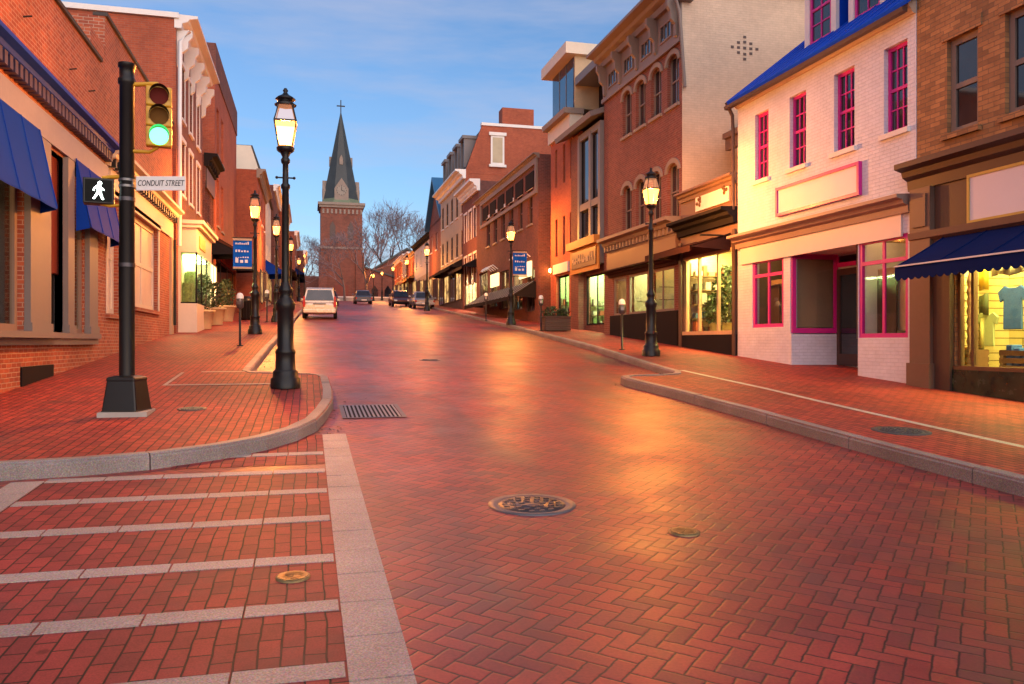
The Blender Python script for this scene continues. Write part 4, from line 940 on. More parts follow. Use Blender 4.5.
for ang in range(4):
    R = Matrix.Rotation(ang*PI/2, 4, 'Z')
    def tr(p): v = R @ Vector(p); return (cx+v.x, cy+v.y, v.z)
    def gd(q):
        A_ = [(-1.25, -3.35, TZ+.6), (1.25, -3.35, TZ+.6), (1.25, -3.35, TZ+2.7), (0, -3.35, TZ+4.6), (-1.25, -3.35, TZ+2.7)]
        B_ = [(x, -1.4, z) for x, y, z in A_]
        q.faces([tr(p) for p in A_+B_], [(0,1,2,3,4)]+[(i, (i+1)%5, 5+(i+1)%5, 5+i) for i in range(5)])
    o = cp('clock_gable', M['stone'], gd, sp)
    def ck(q):
        q.faces([tr((.9*math.cos(2*PI*k/20), -3.39, TZ+2.3+.9*math.sin(2*PI*k/20))) for k in range(20)], [tuple(range(20))])
    c = cp('clock_face', paint('dull clock face', (.30,.26,.22), .6), ck, o)
    cp('clock_hands', M['black'], lambda q: (q.faces([tr((-.06,-3.42,TZ+2.3)), tr((.06,-3.42,TZ+2.3)), tr((.04,-3.42,TZ+3.0)), tr((-.04,-3.42,TZ+3.0))], [(0,1,2,3)]), q.faces([tr((0,-3.42,TZ+2.24)), tr((.55,-3.42,TZ+2.1)), tr((.55,-3.42,TZ+2.2)), tr((0,-3.42,TZ+2.36))], [(0,1,2,3)]), [q.faces([tr((.85*math.cos(PI*k/6)-.05,-3.42,TZ+2.3+.85*math.sin(PI*k/6)-.08)), tr((.85*math.cos(PI*k/6)+.05,-3.42,TZ+2.3+.85*math.sin(PI*k/6)-.08)), tr((.85*math.cos(PI*k/6)+.05,-3.42,TZ+2.3+.85*math.sin(PI*k/6)+.08)), tr((.85*math.cos(PI*k/6)-.05,-3.42,TZ+2.3+.85*math.sin(PI*k/6)+.08))], [(0,1,2,3)]) for k in range(12)]), o)
    def lu(q):
        A_ = [(-.32, -2.12, SZ-10), (.32, -2.12, SZ-10), (.32, -2.12, SZ-8.9), (0, -2.12, SZ-8.2), (-.32, -2.12, SZ-8.9)]; B_ = [(x, -.5, z) for x, y, z in A_]
        q.faces([tr(p) for p in A_+B_], [(0,1,2,3,4)]+[(i, (i+1)%5, 5+(i+1)%5, 5+i) for i in range(5)])
    cp('lucarne', M['stone'], lu, sp)
def nave(q):
    q.prism([(cx+3, cy+2, cz-1), (cx+22, cy+2, cz-1), (cx+22, cy+2, cz+4.5), (cx+12.5, cy+2, cz+10.5), (cx+3, cy+2, cz+4.5)], (0, 26, 0))
    q.prism([(cx+hw, cy-3, cz-1), (cx+12, cy-3, cz-1), (cx+12, cy-3, cz+4.0), (cx+hw, cy-3, cz+6.5)], (0, 8, 0))
    q.box(cx-10, cx-hw, cy, cy+10, cz-1, cz+5)
cp('nave', M['church'], nave)
cp('nave_roof', M['slate'], lambda q: (q.prism([(cx+2.5, cy+1.7, cz+4.2), (cx+12.5, cy+1.7, cz+10.6), (cx+12.5, cy+1.7, cz+11.0), (cx+2.5, cy+1.7, cz+4.6)], (0, 26.6, 0)), q.prism([(cx+22.5, cy+1.7, cz+4.2), (cx+12.5, cy+1.7, cz+10.6), (cx+12.5, cy+1.7, cz+11.0), (cx+22.5, cy+1.7, cz+4.6)], (0, 26.6, 0)), q.prism([(cx+hw, cy-3.3, cz+6.55), (cx+12.3, cy-3.3, cz+3.95), (cx+12.3, cy-3.3, cz+4.2), (cx+hw, cy-3.3, cz+6.85)], (0, 8, 0))))
cp('nave_window', M['glass'], lambda q: [q.prism([(x-.6, cy-3.05, cz+.8), (x+.6, cy-3.05, cz+.8), (x+.6, cy-3.05, cz+2.4), (x, cy-3.05, cz+3.3), (x-.6, cy-3.05, cz+2.4)], (0, .05, 0)) for x in (cx+6, cx+8.4, cx+10.6)])
cp('door', M['redp'], lambda q: q.box(cx-1.2, cx+1.2, cy-hw-.05, cy-hw, cz-.5, cz+3.2))
# low fence / hedge wall round the church circle
wl_ = root('churchyard_wall', (8, 142, g(142)), 'low pale wall in front of the church at the top of the road', 'wall')
q = MB(); q.box(-4, 20, 142, 142.5, g(142)-.5, g(142)+.8); q.build('wall_face', M['concrete'], wl_); q = MB(); q.box(-4.1, 20.1, 141.9, 142.6, g(142)+.8, g(142)+1.0); q.build('coping', M['whitep'], wl_)
# ------------------------------------------------------------------ bare trees
def bare_tree(x, y, h, label, spread=1.0, seed=1):
    rnd = random.Random(seed); r = root('bare_tree', (x, y, g(y)), label, 'tree', 'bare trees around the church'); z = g(y)
    tm, cm_ = MB(), MB()
    def grow(p, d, L, rad, lev):
        n = 3; path = [p]; q = p.copy(); dd = d.copy()
        for i in range(n):
            dd = (dd+Vector((rnd.uniform(-.14,.14), rnd.uniform(-.14,.14), rnd.uniform(-.02,.12)))).normalized(); q = q+dd*L/n; path.append(q.copy())
        (tm if lev < 2 else cm_).tube(path, [rad*(1-.45*i/n) for i in range(n+1)], 6 if lev < 2 else (4 if lev < 4 else 3), True)
        if lev >= 6: return
        for i in range(3 if lev < 4 else 3):
            a = rnd.uniform(0, 2*PI); tilt = rnd.uniform(.35, .8)*spread
            o = dd.orthogonal().normalized(); o = Matrix.Rotation(a, 3, dd) @ o
            nd = (dd*math.cos(tilt)+o*math.sin(tilt)).normalized(); at_ = path[rnd.choice((2, 3, 3))]
            grow(at_, nd, L*rnd.uniform(.62, .82), max(rad*.52, .03), lev+1)
    grow(Vector((x, y, z-.2)), Vector((0, 0, 1)), h*.32, h*.02, 0)
    tm.build('trunk', M['bark'], r); cm_.build('crown', M['twig'], r)
def tp(px, Y): X = (px-512)/F*Y; return X*CS+Y*SN, Y*CS-X*SN
for px, Y, h, lab, sd_ in [(345, 133, 12, 'bare branching tree standing in front of the church tower', 3), (368, 137, 15, 'pale bare tree overlapping the right edge of the church tower', 31), (383, 172, 26, 'tall bare tree right of the church tower behind the nave', 5), (362, 185, 22, 'bare tree showing just right of the church spire', 11), (404, 180, 25, 'bare tree rising behind the blue roofed gable', 8), (424, 190, 24, 'bare tree farthest right of the church behind the row', 21), (304, 165, 15, 'low bare tree left of the church tower behind lamp post', 13), (294, 180, 17, 'bare tree at the end of the left row behind the tall lamp', 17)]:
    x, y = tp(px, Y); bare_tree(x, y, h, lab, 1.0, sd_)
# ------------------------------------------------------------------ street lamps
LAMPW = 640
def lamp_parts(name, label, loc, mat):
    r = root(name, loc, label, 'street lamp', 'black lantern street lamps'); x, y, z = loc; c = loc
    m = MB(); m.lathe([(.24,0),(.24,.16),(.205,.18),(.205,.27),(.19,.29),(.165,.31),(.155,.56),(.165,.58),(.165,.62),(.135,.66),(.13,1.28),(.15,1.31),(.155,1.36),(.16,1.40),(.15,1.43),(.105,1.49),(.09,1.55),(.115,1.60),(.12,1.64),(.085,1.70),(.068,1.76)], c, 24); m.build('base', M['black'], r)
    m = MB(); m.lathe([(.066,1.76),(.055,3.3),(.075,3.33),(.075,3.38),(.05,3.41),(.046,3.72),(.07,3.75),(.075,3.80),(.05,3.84),(.08,3.9),(.085,3.93)], c, 16); m.tube([(x-.14,y,z+3.5),(x+.14,y,z+3.5)], .014, 6); m.ball((x-.14,y,z+3.5), .025); m.ball((x+.14,y,z+3.5), .025); m.build('pole', M['black'], r)
    m = MB(); sq = PI/4
    m.lathe([(.11,3.92),(.14,3.95),(.145,4.0),(.13,4.02)], c, 8)
    for k in range(4):
        a = PI/4+k*PI/2; d = Vector((math.cos(a), math.sin(a), 0)); o = Vector(c)
        m.tube([o+d*.15+Vector((0,0,4.0)), o+d*.245+Vector((0,0,4.42)), o+d*.155+Vector((0,0,4.70))], .014, 5, False)
    m.lathe([(.262,4.405),(.262,4.435),(.235,4.435),(.235,4.405)], c, 4, False, sq)
    m.lathe([(.17,4.69),(.18,4.72),(.12,4.76),(.11,4.79),(.17,4.80),(.15,4.83),(.06,4.88),(.03,4.92),(.045,4.95),(.02,4.99)], c, 8); fr_ = m.build('lantern_frame', M['black'], r)
    m = MB(); m.lathe([(.135,4.03),(.228,4.40)], c, 4, False, sq); m.build('lit_glass', mat, fr_)
    m = MB(); m.lathe([(.226,4.44),(.148,4.69)], c, 4, False, sq); m.build('upper_glass', M['lampglass'], fr_)
    ld = bpy.data.lights.new('lamp_bulb', 'POINT'); ld.energy = LAMPW; ld.color = (1, .34, .065); ld.shadow_soft_size = .07
    lo = bpy.data.objects.new('lamp_bulb', ld); COL.objects.link(lo); lo.parent = r; lo.location = (0, 0, 4.25)
    return r
p = gp(285.5, 388, KH); L0 = lamp_parts('street_lamp', 'nearest lit black street lamp on the kerb of the left corner', (p[0], p[1], g(p[1])+KH), M['lamp'])
index_kids()
def head(px, py): x, y = gp(px, py, KH+4.25); return x, y
spots = [((255,334), 'b', 'lit street lamp carrying the blue banner over the left sidewalk'), ((651,356), 'b', 'brightly lit street lamp on the right sidewalk before the tan flank'), ((511,325), 'b', 'lit street lamp with blue banner before the dark brick row'),
  ((276.5,230), 'h', 'lit street lamp behind the left banner lamp by the cream house'), ((291,247), 'h', 'lit lamp fourth up the left kerb, glowing beside the nearest post'), ((299,262), 'h', 'lit lamp fifth up the left kerb beside the parked van'), ((304,270), 'h', 'lit lamp last and smallest of the left kerb'),
  ((427,252), 'h', 'lit street lamp by the mansard block, third up the right kerb'), ((407,262), 'h', 'lit lamp by the cream shop, fourth up the right kerb'), ((393,269), 'h', 'lit lamp by the red brick shop, fifth up the right kerb'), ((382,273.5), 'h', 'lit lamp by the yellow awning, sixth up the right kerb'), ((373.5,276), 'h', 'lit lamp farthest up the right kerb near the churchyard wall')]
for px, kd, lab in spots:
    x, y = gp(*px, KH) if kd == 'b' else head(*px)
    o = copy_tree(L0); o.location = (x, y, g(y)+KH); o['label'] = lab
# ------------------------------------------------------------------ banners on two lamps
def banner(px, face, label, w, h, z0):
    x, y = gp(*px, KH); z = g(y)+KH; sgn = face
    r = root('street_banner', (x, y, z+z0), label, 'banner', 'blue banners on the lamp posts')
    xa, xb = sorted((x+sgn*.10, x+sgn*(.10+w)))
    m = MB(); n = 8
    for i in range(n):
        a, b_ = xa+(xb-xa)*i/n, xa+(xb-xa)*(i+1)/n
        m.box(a, b_, y-.012+.015*math.sin(i), y+.012+.015*math.sin(i), z+z0, z+z0+h)
    m.build('cloth', M['banner'], r)
    m = MB(); 
    for zz in (z+z0-.04, z+z0+h+.03): m.tube([(x, y, zz), (x+sgn*(.14+w), y, zz)], .02, 6); 
    m.build('arm', M['black'], r)
    m = MB(); m.box(xa, xb, y-.03, y-.024, z+z0, z+z0+.07); m.box(xa, xb, y-.03, y-.024, z+z0+h-.07, z+z0+h); m.build('hem', M['buff'], r)
    m = MB(); rnd = random.Random(4)
    for zz, k, s in ((h*.80, 7, .07), (h*.55, 5, .06), (h*.36, 6, .03), (h*.2, 3, .12)):
        ww = w*.75; 
        for i in range(k):
            a = xa+(xb-xa-ww)/2+ww*i/k; hh = s*rnd.uniform(.6, 1.5); m.box(a, a+ww/k*.62, y-.036, y-.031, z+z0+zz, z+z0+zz+hh)
    m.build('lettering', M['whitep'], r)
banner((255,334), -1, 'blue hanging banner left of the lamp on the left sidewalk', .62, 1.05, 2.25)
banner((511,325), 1, 'blue hanging banner right of the lamp before the dark brick row', .68, 1.15, 2.35)
# ------------------------------------------------------------------ traffic signal
x, y = gp(127, 414, KH); z = g(y)+KH; Yk = x*SN+y*CS; mpp = Yk/F
ts = root('traffic_signal', (x, y, z), 'black traffic signal post with yellow head showing green at the left corner', 'traffic light')
H = (416-66)*mpp
m = MB(); m.lathe([(.096,.44),(.090,H-.28),(.108,H-.26),(.108,H-.20),(.092,H-.18),(.092,H-.06),(.108,H-.05),(.108,H)], (x,y,z), 20); m.build('pole', M['black'], ts)
m = MB(); sq = PI/4-YAW
m.lathe([(.325,0),(.325,.05),(.315,.06),(.255,.43),(.262,.44),(.262,.475),(.15,.50)], (x,y,z), 4, False, sq); m.build('base', M['black'], ts, .02)
m = MB(); m.box(x-.29, x+.29, y-.29, y+.29, z-.02, z+.045); m.build('footing', M['concrete'], ts)
for k in (1.9, 2.75): m = MB(); m.lathe([(.101, k), (.101, k+.05)], (x,y,z), 16); m.build('band', M['iron'], ts)
rt = Vector((CS, -SN, 0)); fw = Vector((-SN, -CS, 0)); up = Vector((0,0,1))
def cb(m, c, w, h, d, off=0):                          # box facing the camera side: centre c, w along right, d towards the viewer
    c = Vector(c)+fw*off
    P = [c+rt*(sx*w/2)+fw*(sy*d/2)+up*(sz*h/2) for sz in (-1,1) for sy in (-1,1) for sx in (-1,1)]
    m.faces(P, [(0,1,3,2),(4,6,7,5),(0,4,5,1),(2,3,7,6),(0,2,6,4),(1,5,7,3)])
dv_ = Vector(ray(150, 342)).normalized(); rt2 = Vector((dv_.y, -dv_.x, 0)); fw2 = -dv_
def wp(px, py): return Vector((x, y, HC+(342-py)*mpp))+Vector((CS, -SN, 0))*((px-127)*mpp)
hc = wp(159, 117); RT0, FW0 = rt, fw; rt, fw = rt2, fw2
m = MB(); [cb(m, wp(159, 97.5+20*k), (.31), .255, .14) for k in range(3)]; hd = m.build('signal_head', M['yellow'], ts, .02)
def disc(m, c, r, off, n=20): c = Vector(c)+fw*off; m.poly([c+rt*(r*math.cos(2*PI*k/n))+up*(r*math.sin(2*PI*k/n)) for k in range(n)])
for k, (nm, mt) in enumerate((('red_lens', M['lensr']), ('amber_lens', M['lensy']), ('green_lens', M['green']))):
    c = wp(159, 97.5+20*k)
    m = MB(); disc(m, c, .112, .076); m.build(nm, mt, hd)
    m = MB(); n = 20; A_ = []
    for i in range(n+1):
        a = -PI*.12+PI*1.24*i/n; A_.append((math.cos(a), math.sin(a)))
    for (c0, s0), (c1, s1_) in zip(A_, A_[1:]):
        q0 = c+rt*(.12*c0)+up*(.12*s0); q1 = c+rt*(.12*c1)+up*(.12*s1_)
        m.poly([q0+fw*.07, q1+fw*.07, q1+fw*(.17+.05*s1_), q0+fw*(.17+.05*s0)])
    m.build('visor', paint('black visor', (.02,.02,.018), .5), hd)
m = MB(); m.tube([wp(127, 85), wp(150, 84), wp(157, 84), wp(158.5, 88)], .03, 8); m.build('arm', M['yellow'], ts); m = MB(); m.tube([wp(127, 151), wp(150, 152), wp(158.5, 147)], .025, 8); m.build('arm', M['yellow'], ts)
m = MB(); cb(m, wp(99, 192), .36, .33, .2); ph = m.build('pedestrian_signal', M['black'], ts, .012)
m = MB(); cb(m, wp(99, 192), .31, .28, .01, .103); m.build('face_panel', paint('black signal face', (.008,.01,.01), .5, spec=.08), ph)
# walking figure
def fig(pts):
    c = wp(99, 192); return [c+rt*(u*.0135)+up*(v*.0135)+fw*.112 for u, v in pts]
m = MB(); hc_ = [(1.2+1.7*math.cos(2*PI*k/12), 7.2+1.7*math.sin(2*PI*k/12)) for k in range(12)]; m.poly(fig(hc_))
for P_ in ([(-1.5,5),(1.8,5.2),(2.2,0),(-1,-.5)], [(-1.5,5),(-4.2,2.2),(-4.6,-.2),(-3.6,-.4),(-3.1,1.6),(-.9,3.2)], [(1.8,5),(3,2.6),(5.2,1.2),(4.7,.3),(2.1,1.8),(1,3.4)], [(-1,0),(1,.2),(-.6,-4),(-3.6,-8.2),(-5,-7.6),(-2.4,-3.6)], [(.2,.3),(2.2,0),(3,-3.8),(4.6,-8.2),(3,-8.6),(1.2,-4.2)]): m.poly(fig(P_))
m.build('walking_figure', M['walkwhite'], ph)
m = MB(); m.tube([wp(127, 177), wp(112, 177), wp(103, 178), wp(103, 183)], .028, 8); m.build('arm', M['yellow'], ts); m = MB(); m.tube([wp(127, 205), wp(110, 206), wp(101, 204)], .022, 8); m.build('arm', M['yellow'], ts)
rt, fw = RT0, FW0
# street name sign
sc_ = wp(161, 183.5); s_r = root('street_sign', tuple(wp(135, 183)), 'white CONDUIT STREET name sign on the traffic signal post', 'street sign')
m = MB(); cb(m, sc_, .64, .185, .02); m.build('plate', M['whitep'], s_r, .004)
m = MB(); cb(m, wp(131, 184), .09, .1, .08); [m.lathe([(.104, v), (.104, v+.03)], (x, y, sc_.z-.015), 16) for v in (-.04, .04)]; m.build('clamp', M['metal'], s_r)
def text(s, size, loc, rotz, mat, parent, shear=0, sx=1, ext=.002, name='lettering'):
    cu = bpy.data.curves.new(name, 'FONT'); cu.body = s; cu.size = size; cu.shear = shear; cu.extrude = ext; cu.align_x = 'CENTER'; cu.align_y = 'CENTER'
    tmp = bpy.data.objects.new('tmp', cu); COL.objects.link(tmp); dg = bpy.context.evaluated_depsgraph_get()
    me = bpy.data.meshes.new_from_object(tmp.evaluated_get(dg)); bpy.data.objects.remove(tmp)
    o = bpy.data.objects.new(name, me); COL.objects.link(o); me.materials.clear(); me.materials.append(mat); o.parent = parent
    o.rotation_euler = (PI/2, 0, rotz); o.scale = (sx, 1, 1); o.location = Vector(loc)-WL[parent.name]; return o
text('CONDUIT STREET', .105, sc_+fw*.013, -YAW, paint('black lettering', (.015,.015,.02), .5), s_r, .2, .70)
# ------------------------------------------------------------------ parking meters, bollards, bins
def meter(px, label):
    x, y = gp(*px, KH); z = g(y)+KH; r = root('parking_meter', (x, y, z), label, 'parking meter', 'parking meters on the sidewalks')
    m = MB(); m.lathe([(.09,0),(.09,.02),(.032,.03),(.032,1.06)], (x,y,z), 12); m.build('post', M['black'], r)
    m = MB(); m.lathe([(.05,1.04),(.10,1.08),(.105,1.30),(.10,1.32)], (x,y,z), 16); h = m.build('housing', paint('grey meter paint', (.10,.105,.115), .35, .4), r)
    m = MB(); m.lathe([(.10,1.32),(.095,1.40),(.065,1.46),(.02,1.48)], (x,y,z), 16); m.build('dome', M['plate'], h)
    m = MB(); cb(m, (x, y, z+1.2), .1, .1, .012, .105); m.build('coin_plate', M['metal'], h)
    return r
meter((240,346), 'parking meter on the left sidewalk nearest the camera'); meter((267,322), 'parking meter between the two lamps farther up the left sidewalk')
meter((622,350), 'parking meter on the right sidewalk left of the bright lamp'); meter((541,331), 'parking meter beside the dark planter on the right sidewalk'); meter((486,321), 'parking meter before the dark brick row striped awning')
# planters with shrubs (left)
def shrub(x, y, z, h, w, label, seed, cat='plant', grp='potted shrubs along the left shop fronts', lean=0):
    rnd = random.Random(seed); r = root('shrub', (x, y, z), label, cat, grp); m, s_ = MB(), MB()
    for k in range(7):
        a = rnd.uniform(0, 2*PI); tip = Vector((x+w*.3*math.cos(a), y+w*.3*math.sin(a), z+h*rnd.uniform(.6,.9))); s_.tube([(x, y, z-.1), ((x+tip.x)/2+rnd.uniform(-.04,.04), (y+tip.y)/2, z+h*.35), tip], [.02,.014,.006], 5)
    for k in range(int(420*h)):
        a = rnd.uniform(0, 2*PI); v = rnd.random(); rr = w*.5*math.sqrt(rnd.random())*(.45+.75*math.sin(PI*min(1, v*.9+.12))); p = Vector((x+rr*math.cos(a), y+rr*math.sin(a), z+.05+h*v))
        n = Vector((rnd.uniform(-1,1), rnd.uniform(-1,1), rnd.uniform(-.4,1))).normalized(); u = n.orthogonal().normalized(); t = n.cross(u); L = rnd.uniform(.05,.10)
        m.poly([p-u*L, p+t*L*.45, p+u*L, p-t*L*.45])
    m.build('foliage', M['leaf'], r); s_.build('stem', M['bark'], r)
PLT = [((203,329), 1.35, .75, 'tall shrub in the nearest pale tub by the cream display window'), ((215,325), 1.05, .7, 'bushy shrub in the middle pale tub under the black awning'), ((226,321.5), 1.2, .7, 'shrub in the farthest pale tub under the black awning')]
for k, (px, h, w, lab) in enumerate(PLT):
    x, y = gp(*px, KH); z = g(y)+KH
    r = root('planter', (x, y, z), ['pale round tub nearest the cream display window', 'pale round tub in the middle of the three under the awning', 'pale round tub farthest up under the black awning'][k], 'planter', 'pale tubs along the left shop fronts')
    m = MB(); m.lathe([(.30,0),(.40,.62),(.46,.64),(.46,.72),(.40,.72),(.38,.66)], (x,y,z), 20); m.build('tub', M['terracotta'], r)
    m = MB(); m.lathe([(.375,.655),(.36,.665)], (x,y,z), 16); m.build('soil', M['roofd'], r)
    shrub(x, y, z+.66, h, w, lab, k+40)
x, y = gp(247, 320, KH); z = g(y)+KH; r = root('litter_bin', (x, y, z), 'dark litter bin behind the left banner lamp', 'litter bin')
m = MB(); m.lathe([(.26,0),(.30,.05),(.32,.85),(.34,.87),(.34,.93)], (x,y,z), 16); [m.tube([(x+.33*math.cos(a), y+.33*math.sin(a), z+.08), (x+.345*math.cos(a), y+.345*math.sin(a), z+.86)], .012, 4) for a in [2*PI*k/16 for k in range(16)]]; m.build('barrel', M['black'], r); m = MB(); m.lathe([(.33,.93),(.28,1.06),(.12,1.14)], (x,y,z), 16); m.build('lid', M['black'], r)
# planter box right
x, y = gp(556, 331, KH); z = g(y)+KH; r = root('planter_box', (x, y, z), 'dark wooden planter box on the right sidewalk by the alley lamp', 'planter')
m = MB(); 
for i in range(5): m.box(x-.55, x+.55, y-.3, y+.3, z+.02+i*.11, z+.12+i*.11)
m.build('box', M['brown'], r); m = MB(); m.box(x-.59, x+.59, y-.34, y+.34, z+.56, z+.61); m.build('rim', M['brown'], r)
shrub(x-.2, y, z+.5, .45, .65, 'low flowering plant at the left of the dark planter box', 71, 'plant', 'plants in the dark planter box'); shrub(x+.28, y, z+.5, .36, .55, 'low plant at the right end of the dark planter box', 72, 'plant', 'plants in the dark planter box')
# wall lamp and lit sign in the alley
r = root('wall_lamp', (12.3, 39.5, 5.3), 'small orange wall lamp on the flank of the dark brick row', 'lamp')
x0, zz = 12.05, HC+(342-268)/F*39.6
m = MB(); m.tube([(x0, 39.59, zz+.05), (x0, 39.35, zz+.2), (x0, 39.25, zz+.1)], .02, 6); m.build('bracket', M['black'], r); m = MB(); m.ball((x0, 39.25, zz), .11); m.build('globe', M['orangelamp'], r)
r = root('lit_sign', (12.6, 38.6, 3), 'small lit white sign panel in the alley behind the planter box', 'sign')
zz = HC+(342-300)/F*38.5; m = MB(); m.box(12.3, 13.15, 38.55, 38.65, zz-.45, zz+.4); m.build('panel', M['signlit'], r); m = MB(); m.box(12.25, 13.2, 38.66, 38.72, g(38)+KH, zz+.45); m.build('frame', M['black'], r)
# ------------------------------------------------------------------ vehicles
def car(name, label, px, face, w, L, Ht, paintm, van=False):
    """body lofted along its length; face +1 shows its tail to the viewer, -1 its nose"""
    x, y = gp(*px, 0); z = g(y); sl = math.atan((g(y+3)-g(y))/3)
    r = root(name, (0, 0, 0), label, 'car', 'cars on the street')
    hw_ = w/2
    if van: prof = [(0,.42,.80,.86),(.06,.30,.95,.93),(.5,.24,.98,.97),(2.0,.22,1.0,1.0),(3.4,.22,.98,.99),(4.2,.26,.88,.95),(L,.42,.68,.80)]
    else: prof = [(0,.42,.78,.84),(.12,.30,.86,.93),(.9,.24,.90,.98),(2.2,.22,.90,1.0),(3.4,.22,.88,.99),(4.2,.26,.76,.95),(L,.42,.62,.80)]
    m = MB(); n = 14; P = []
    for (yy, zb, zt, ws) in prof:
        for k in range(n):
            a = 2*PI*k/n+PI/n; cx_, sz_ = math.cos(a), math.sin(a); e = .45
            P.append((hw_*ws*math.copysign(abs(cx_)**e, cx_), yy, (zb+zt)/2+(zt-zb)/2*math.copysign(abs(sz_)**e, sz_)))
    m.faces(P, [(j*n+k, j*n+(k+1)%n, (j+1)*n+(k+1)%n, (j+1)*n+k) for j in range(len(prof)-1) for k in range(n)], True)
    m.poly(P[:n]); m.poly(P[-n:])
    body = m.build('body', paintm, r)
    if van: cab = [(.08,.94,.90),(.42,Ht-.08,.72),(.7,Ht,.74),(2.4,Ht,.76),(2.9,Ht-.06,.74),(4.0,.90,.86)]
    else: cab = [(.75,.86,.86),(1.45,Ht-.05,.68),(1.9,Ht,.70),(2.5,Ht,.70),(2.9,Ht-.06,.69),(3.6,.84,.84)]
    def cabin(m, sc, a, b_, zlow=.82, roof=False):
        for (y0, z0_, w0), (y1, z1_, w1) in zip(cab[a:b_], cab[a+1:b_+1]):
            m.poly([(-hw_*w0*sc, y0, z0_), (hw_*w0*sc, y0, z0_), (hw_*w1*sc, y1, z1_), (-hw_*w1*sc, y1, z1_)], True)
    m = MB(); 
    cabin(m, 1, 0, len(cab)-1)
    for sgn in (-1, 1):
        for (y0, z0_, w0), (y1, z1_, w1) in zip(cab, cab[1:]): m.poly([(sgn*hw_*.93, y0, .8), (sgn*hw_*.93, y1, .8), (sgn*hw_*w1, y1, z1_), (sgn*hw_*w0, y0, z0_)])
    cb_ = m.build('cabin', paintm, r)
    def glassq(i, j0, j1, k0, k1, off):
        (y0, z0_, w0), (y1, z1_, w1) = cab[i], cab[i+1]
        A_ = lambda f, s: (s*hw_*(w0+(w1-w0)*f)*k1, y0+(y1-y0)*f-off, z0_+(z1_-z0_)*f+.012)
        return [A_(j0, -1), A_(j0, 1), A_(j1, 1), A_(j1, -1)]
    m = MB(); m.poly(glassq(0, .12, .93, 0, .90, .02)); m.build('rear_window', M['glass'], cb_)
    m = MB(); m.poly(glassq(len(cab)-2, .06, .9, 0, .9, -.02)); m.build('windscreen', M['glass'], cb_)
    for sgn in (-1, 1):
        m = MB(); c1 = cab[1]; c4 = cab[-2]
        m.poly([(sgn*(hw_*.93+.004), cab[0][0]+.5, .95), (sgn*(hw_*.93+.004), cab[-1][0]-.45, .95), (sgn*(hw_*c4[2]+.03), c4[0]-.05, Ht-.16), (sgn*(hw_*c1[2]+.03), c1[0]+.25, Ht-.16)]); m.build('side_window', M['glass'], cb_)
        for yy in (.95, L-.9):
            m = MB(); m.lathe([(.20,-.1),(.32,-.1),(.33,-.06),(.33,.06),(.32,.1),(.20,.1)], (0,0,0), 20)
            m.v = [(sgn*(hw_-.12)+v[2], yy+v[0], .33+v[1]) for v in m.v]; wh = m.build('wheel', M['blackm'], r)
            m = MB(); m.lathe([(.06,.09),(.2,.105)], (0,0,0), 14); m.v = [(sgn*(hw_-.12)+sgn*v[2], yy+v[0], .33+v[1]) for v in m.v]; m.build('rim', M['hub'], wh)
        m = MB(); zt = .95 if van else .72
        m.box(*sorted((sgn*hw_*.78, sgn*hw_*.93)), -.015, .12, zt-.28, zt+.02); 
        if van: m.box(*sorted((sgn*hw_*.80, sgn*hw_*.90)), .02, .16, zt+.02, zt+.3)
        m.build('tail_light', M['tail'], r, .02)
        m = MB(); m.box(*sorted((sgn*hw_*.5, sgn*hw_*.82)), L-.25, L+.01, .52, .66); m.build('headlight', M['plate'], r, .03)
        m = MB(); m.box(*sorted((sgn*(hw_-.02), sgn*(hw_+.16))), L-1.75, L-1.62, .95, 1.08); m.build('wing_mirror', paintm, r, .02)
    m = MB(); m.box(-hw_*.92, hw_*.92, -.10, .10, .34, .56); m.build('rear_bumper', paintm, r, .05)
    m = MB(); m.box(-hw_*.9, hw_*.9, L-.12, L+.08, .3, .5); m.build('front_bumper', paintm if van else M['dark'], r, .05)
    m = MB(); m.box(-.26, .26, -.03, -.012, .68, .80) if van else m.box(-.26, .26, -.115, -.105, .4, .52); m.build('licence_plate', M['plate'], r)
    if van:
        m = MB(); m.box(-.34, .34, -.035, -.012, .83, .87); m.build('hatch_handle', M['dark'], r)
    r.location = (x, y, z+.01); r.rotation_euler = (sl if face > 0 else -sl, 0, 0 if face > 0 else PI)
    if face < 0: r.rotation_euler = (-sl, 0, PI)
    return r
c = car('minivan', 'pale gold minivan parked at the left kerb showing its tail', (319.5, 319.5), 1, 1.92, 4.75, 1.72, M['gold'], True)
c.rotation_euler.z = math.radians(-2)
car('parked_car', 'dark red car coming down at the top right of the road', (397, 306), -1, 1.8, 4.5, 1.5, M['carred'])
car('parked_car', 'dark car small in the distance at the top of the road', (364, 304.5), 1, 1.8, 4.5, 1.45, M['carblue'])
car('parked_car', 'silver car at the right kerb below the cream shop', (425, 309), 1, 1.8, 4.5, 1.45, M['carsilver'])
car('parked_car', 'dark car at the left kerb beyond the gold minivan', (329, 306), 1, 1.8, 4.5, 1.45, M['carred'])
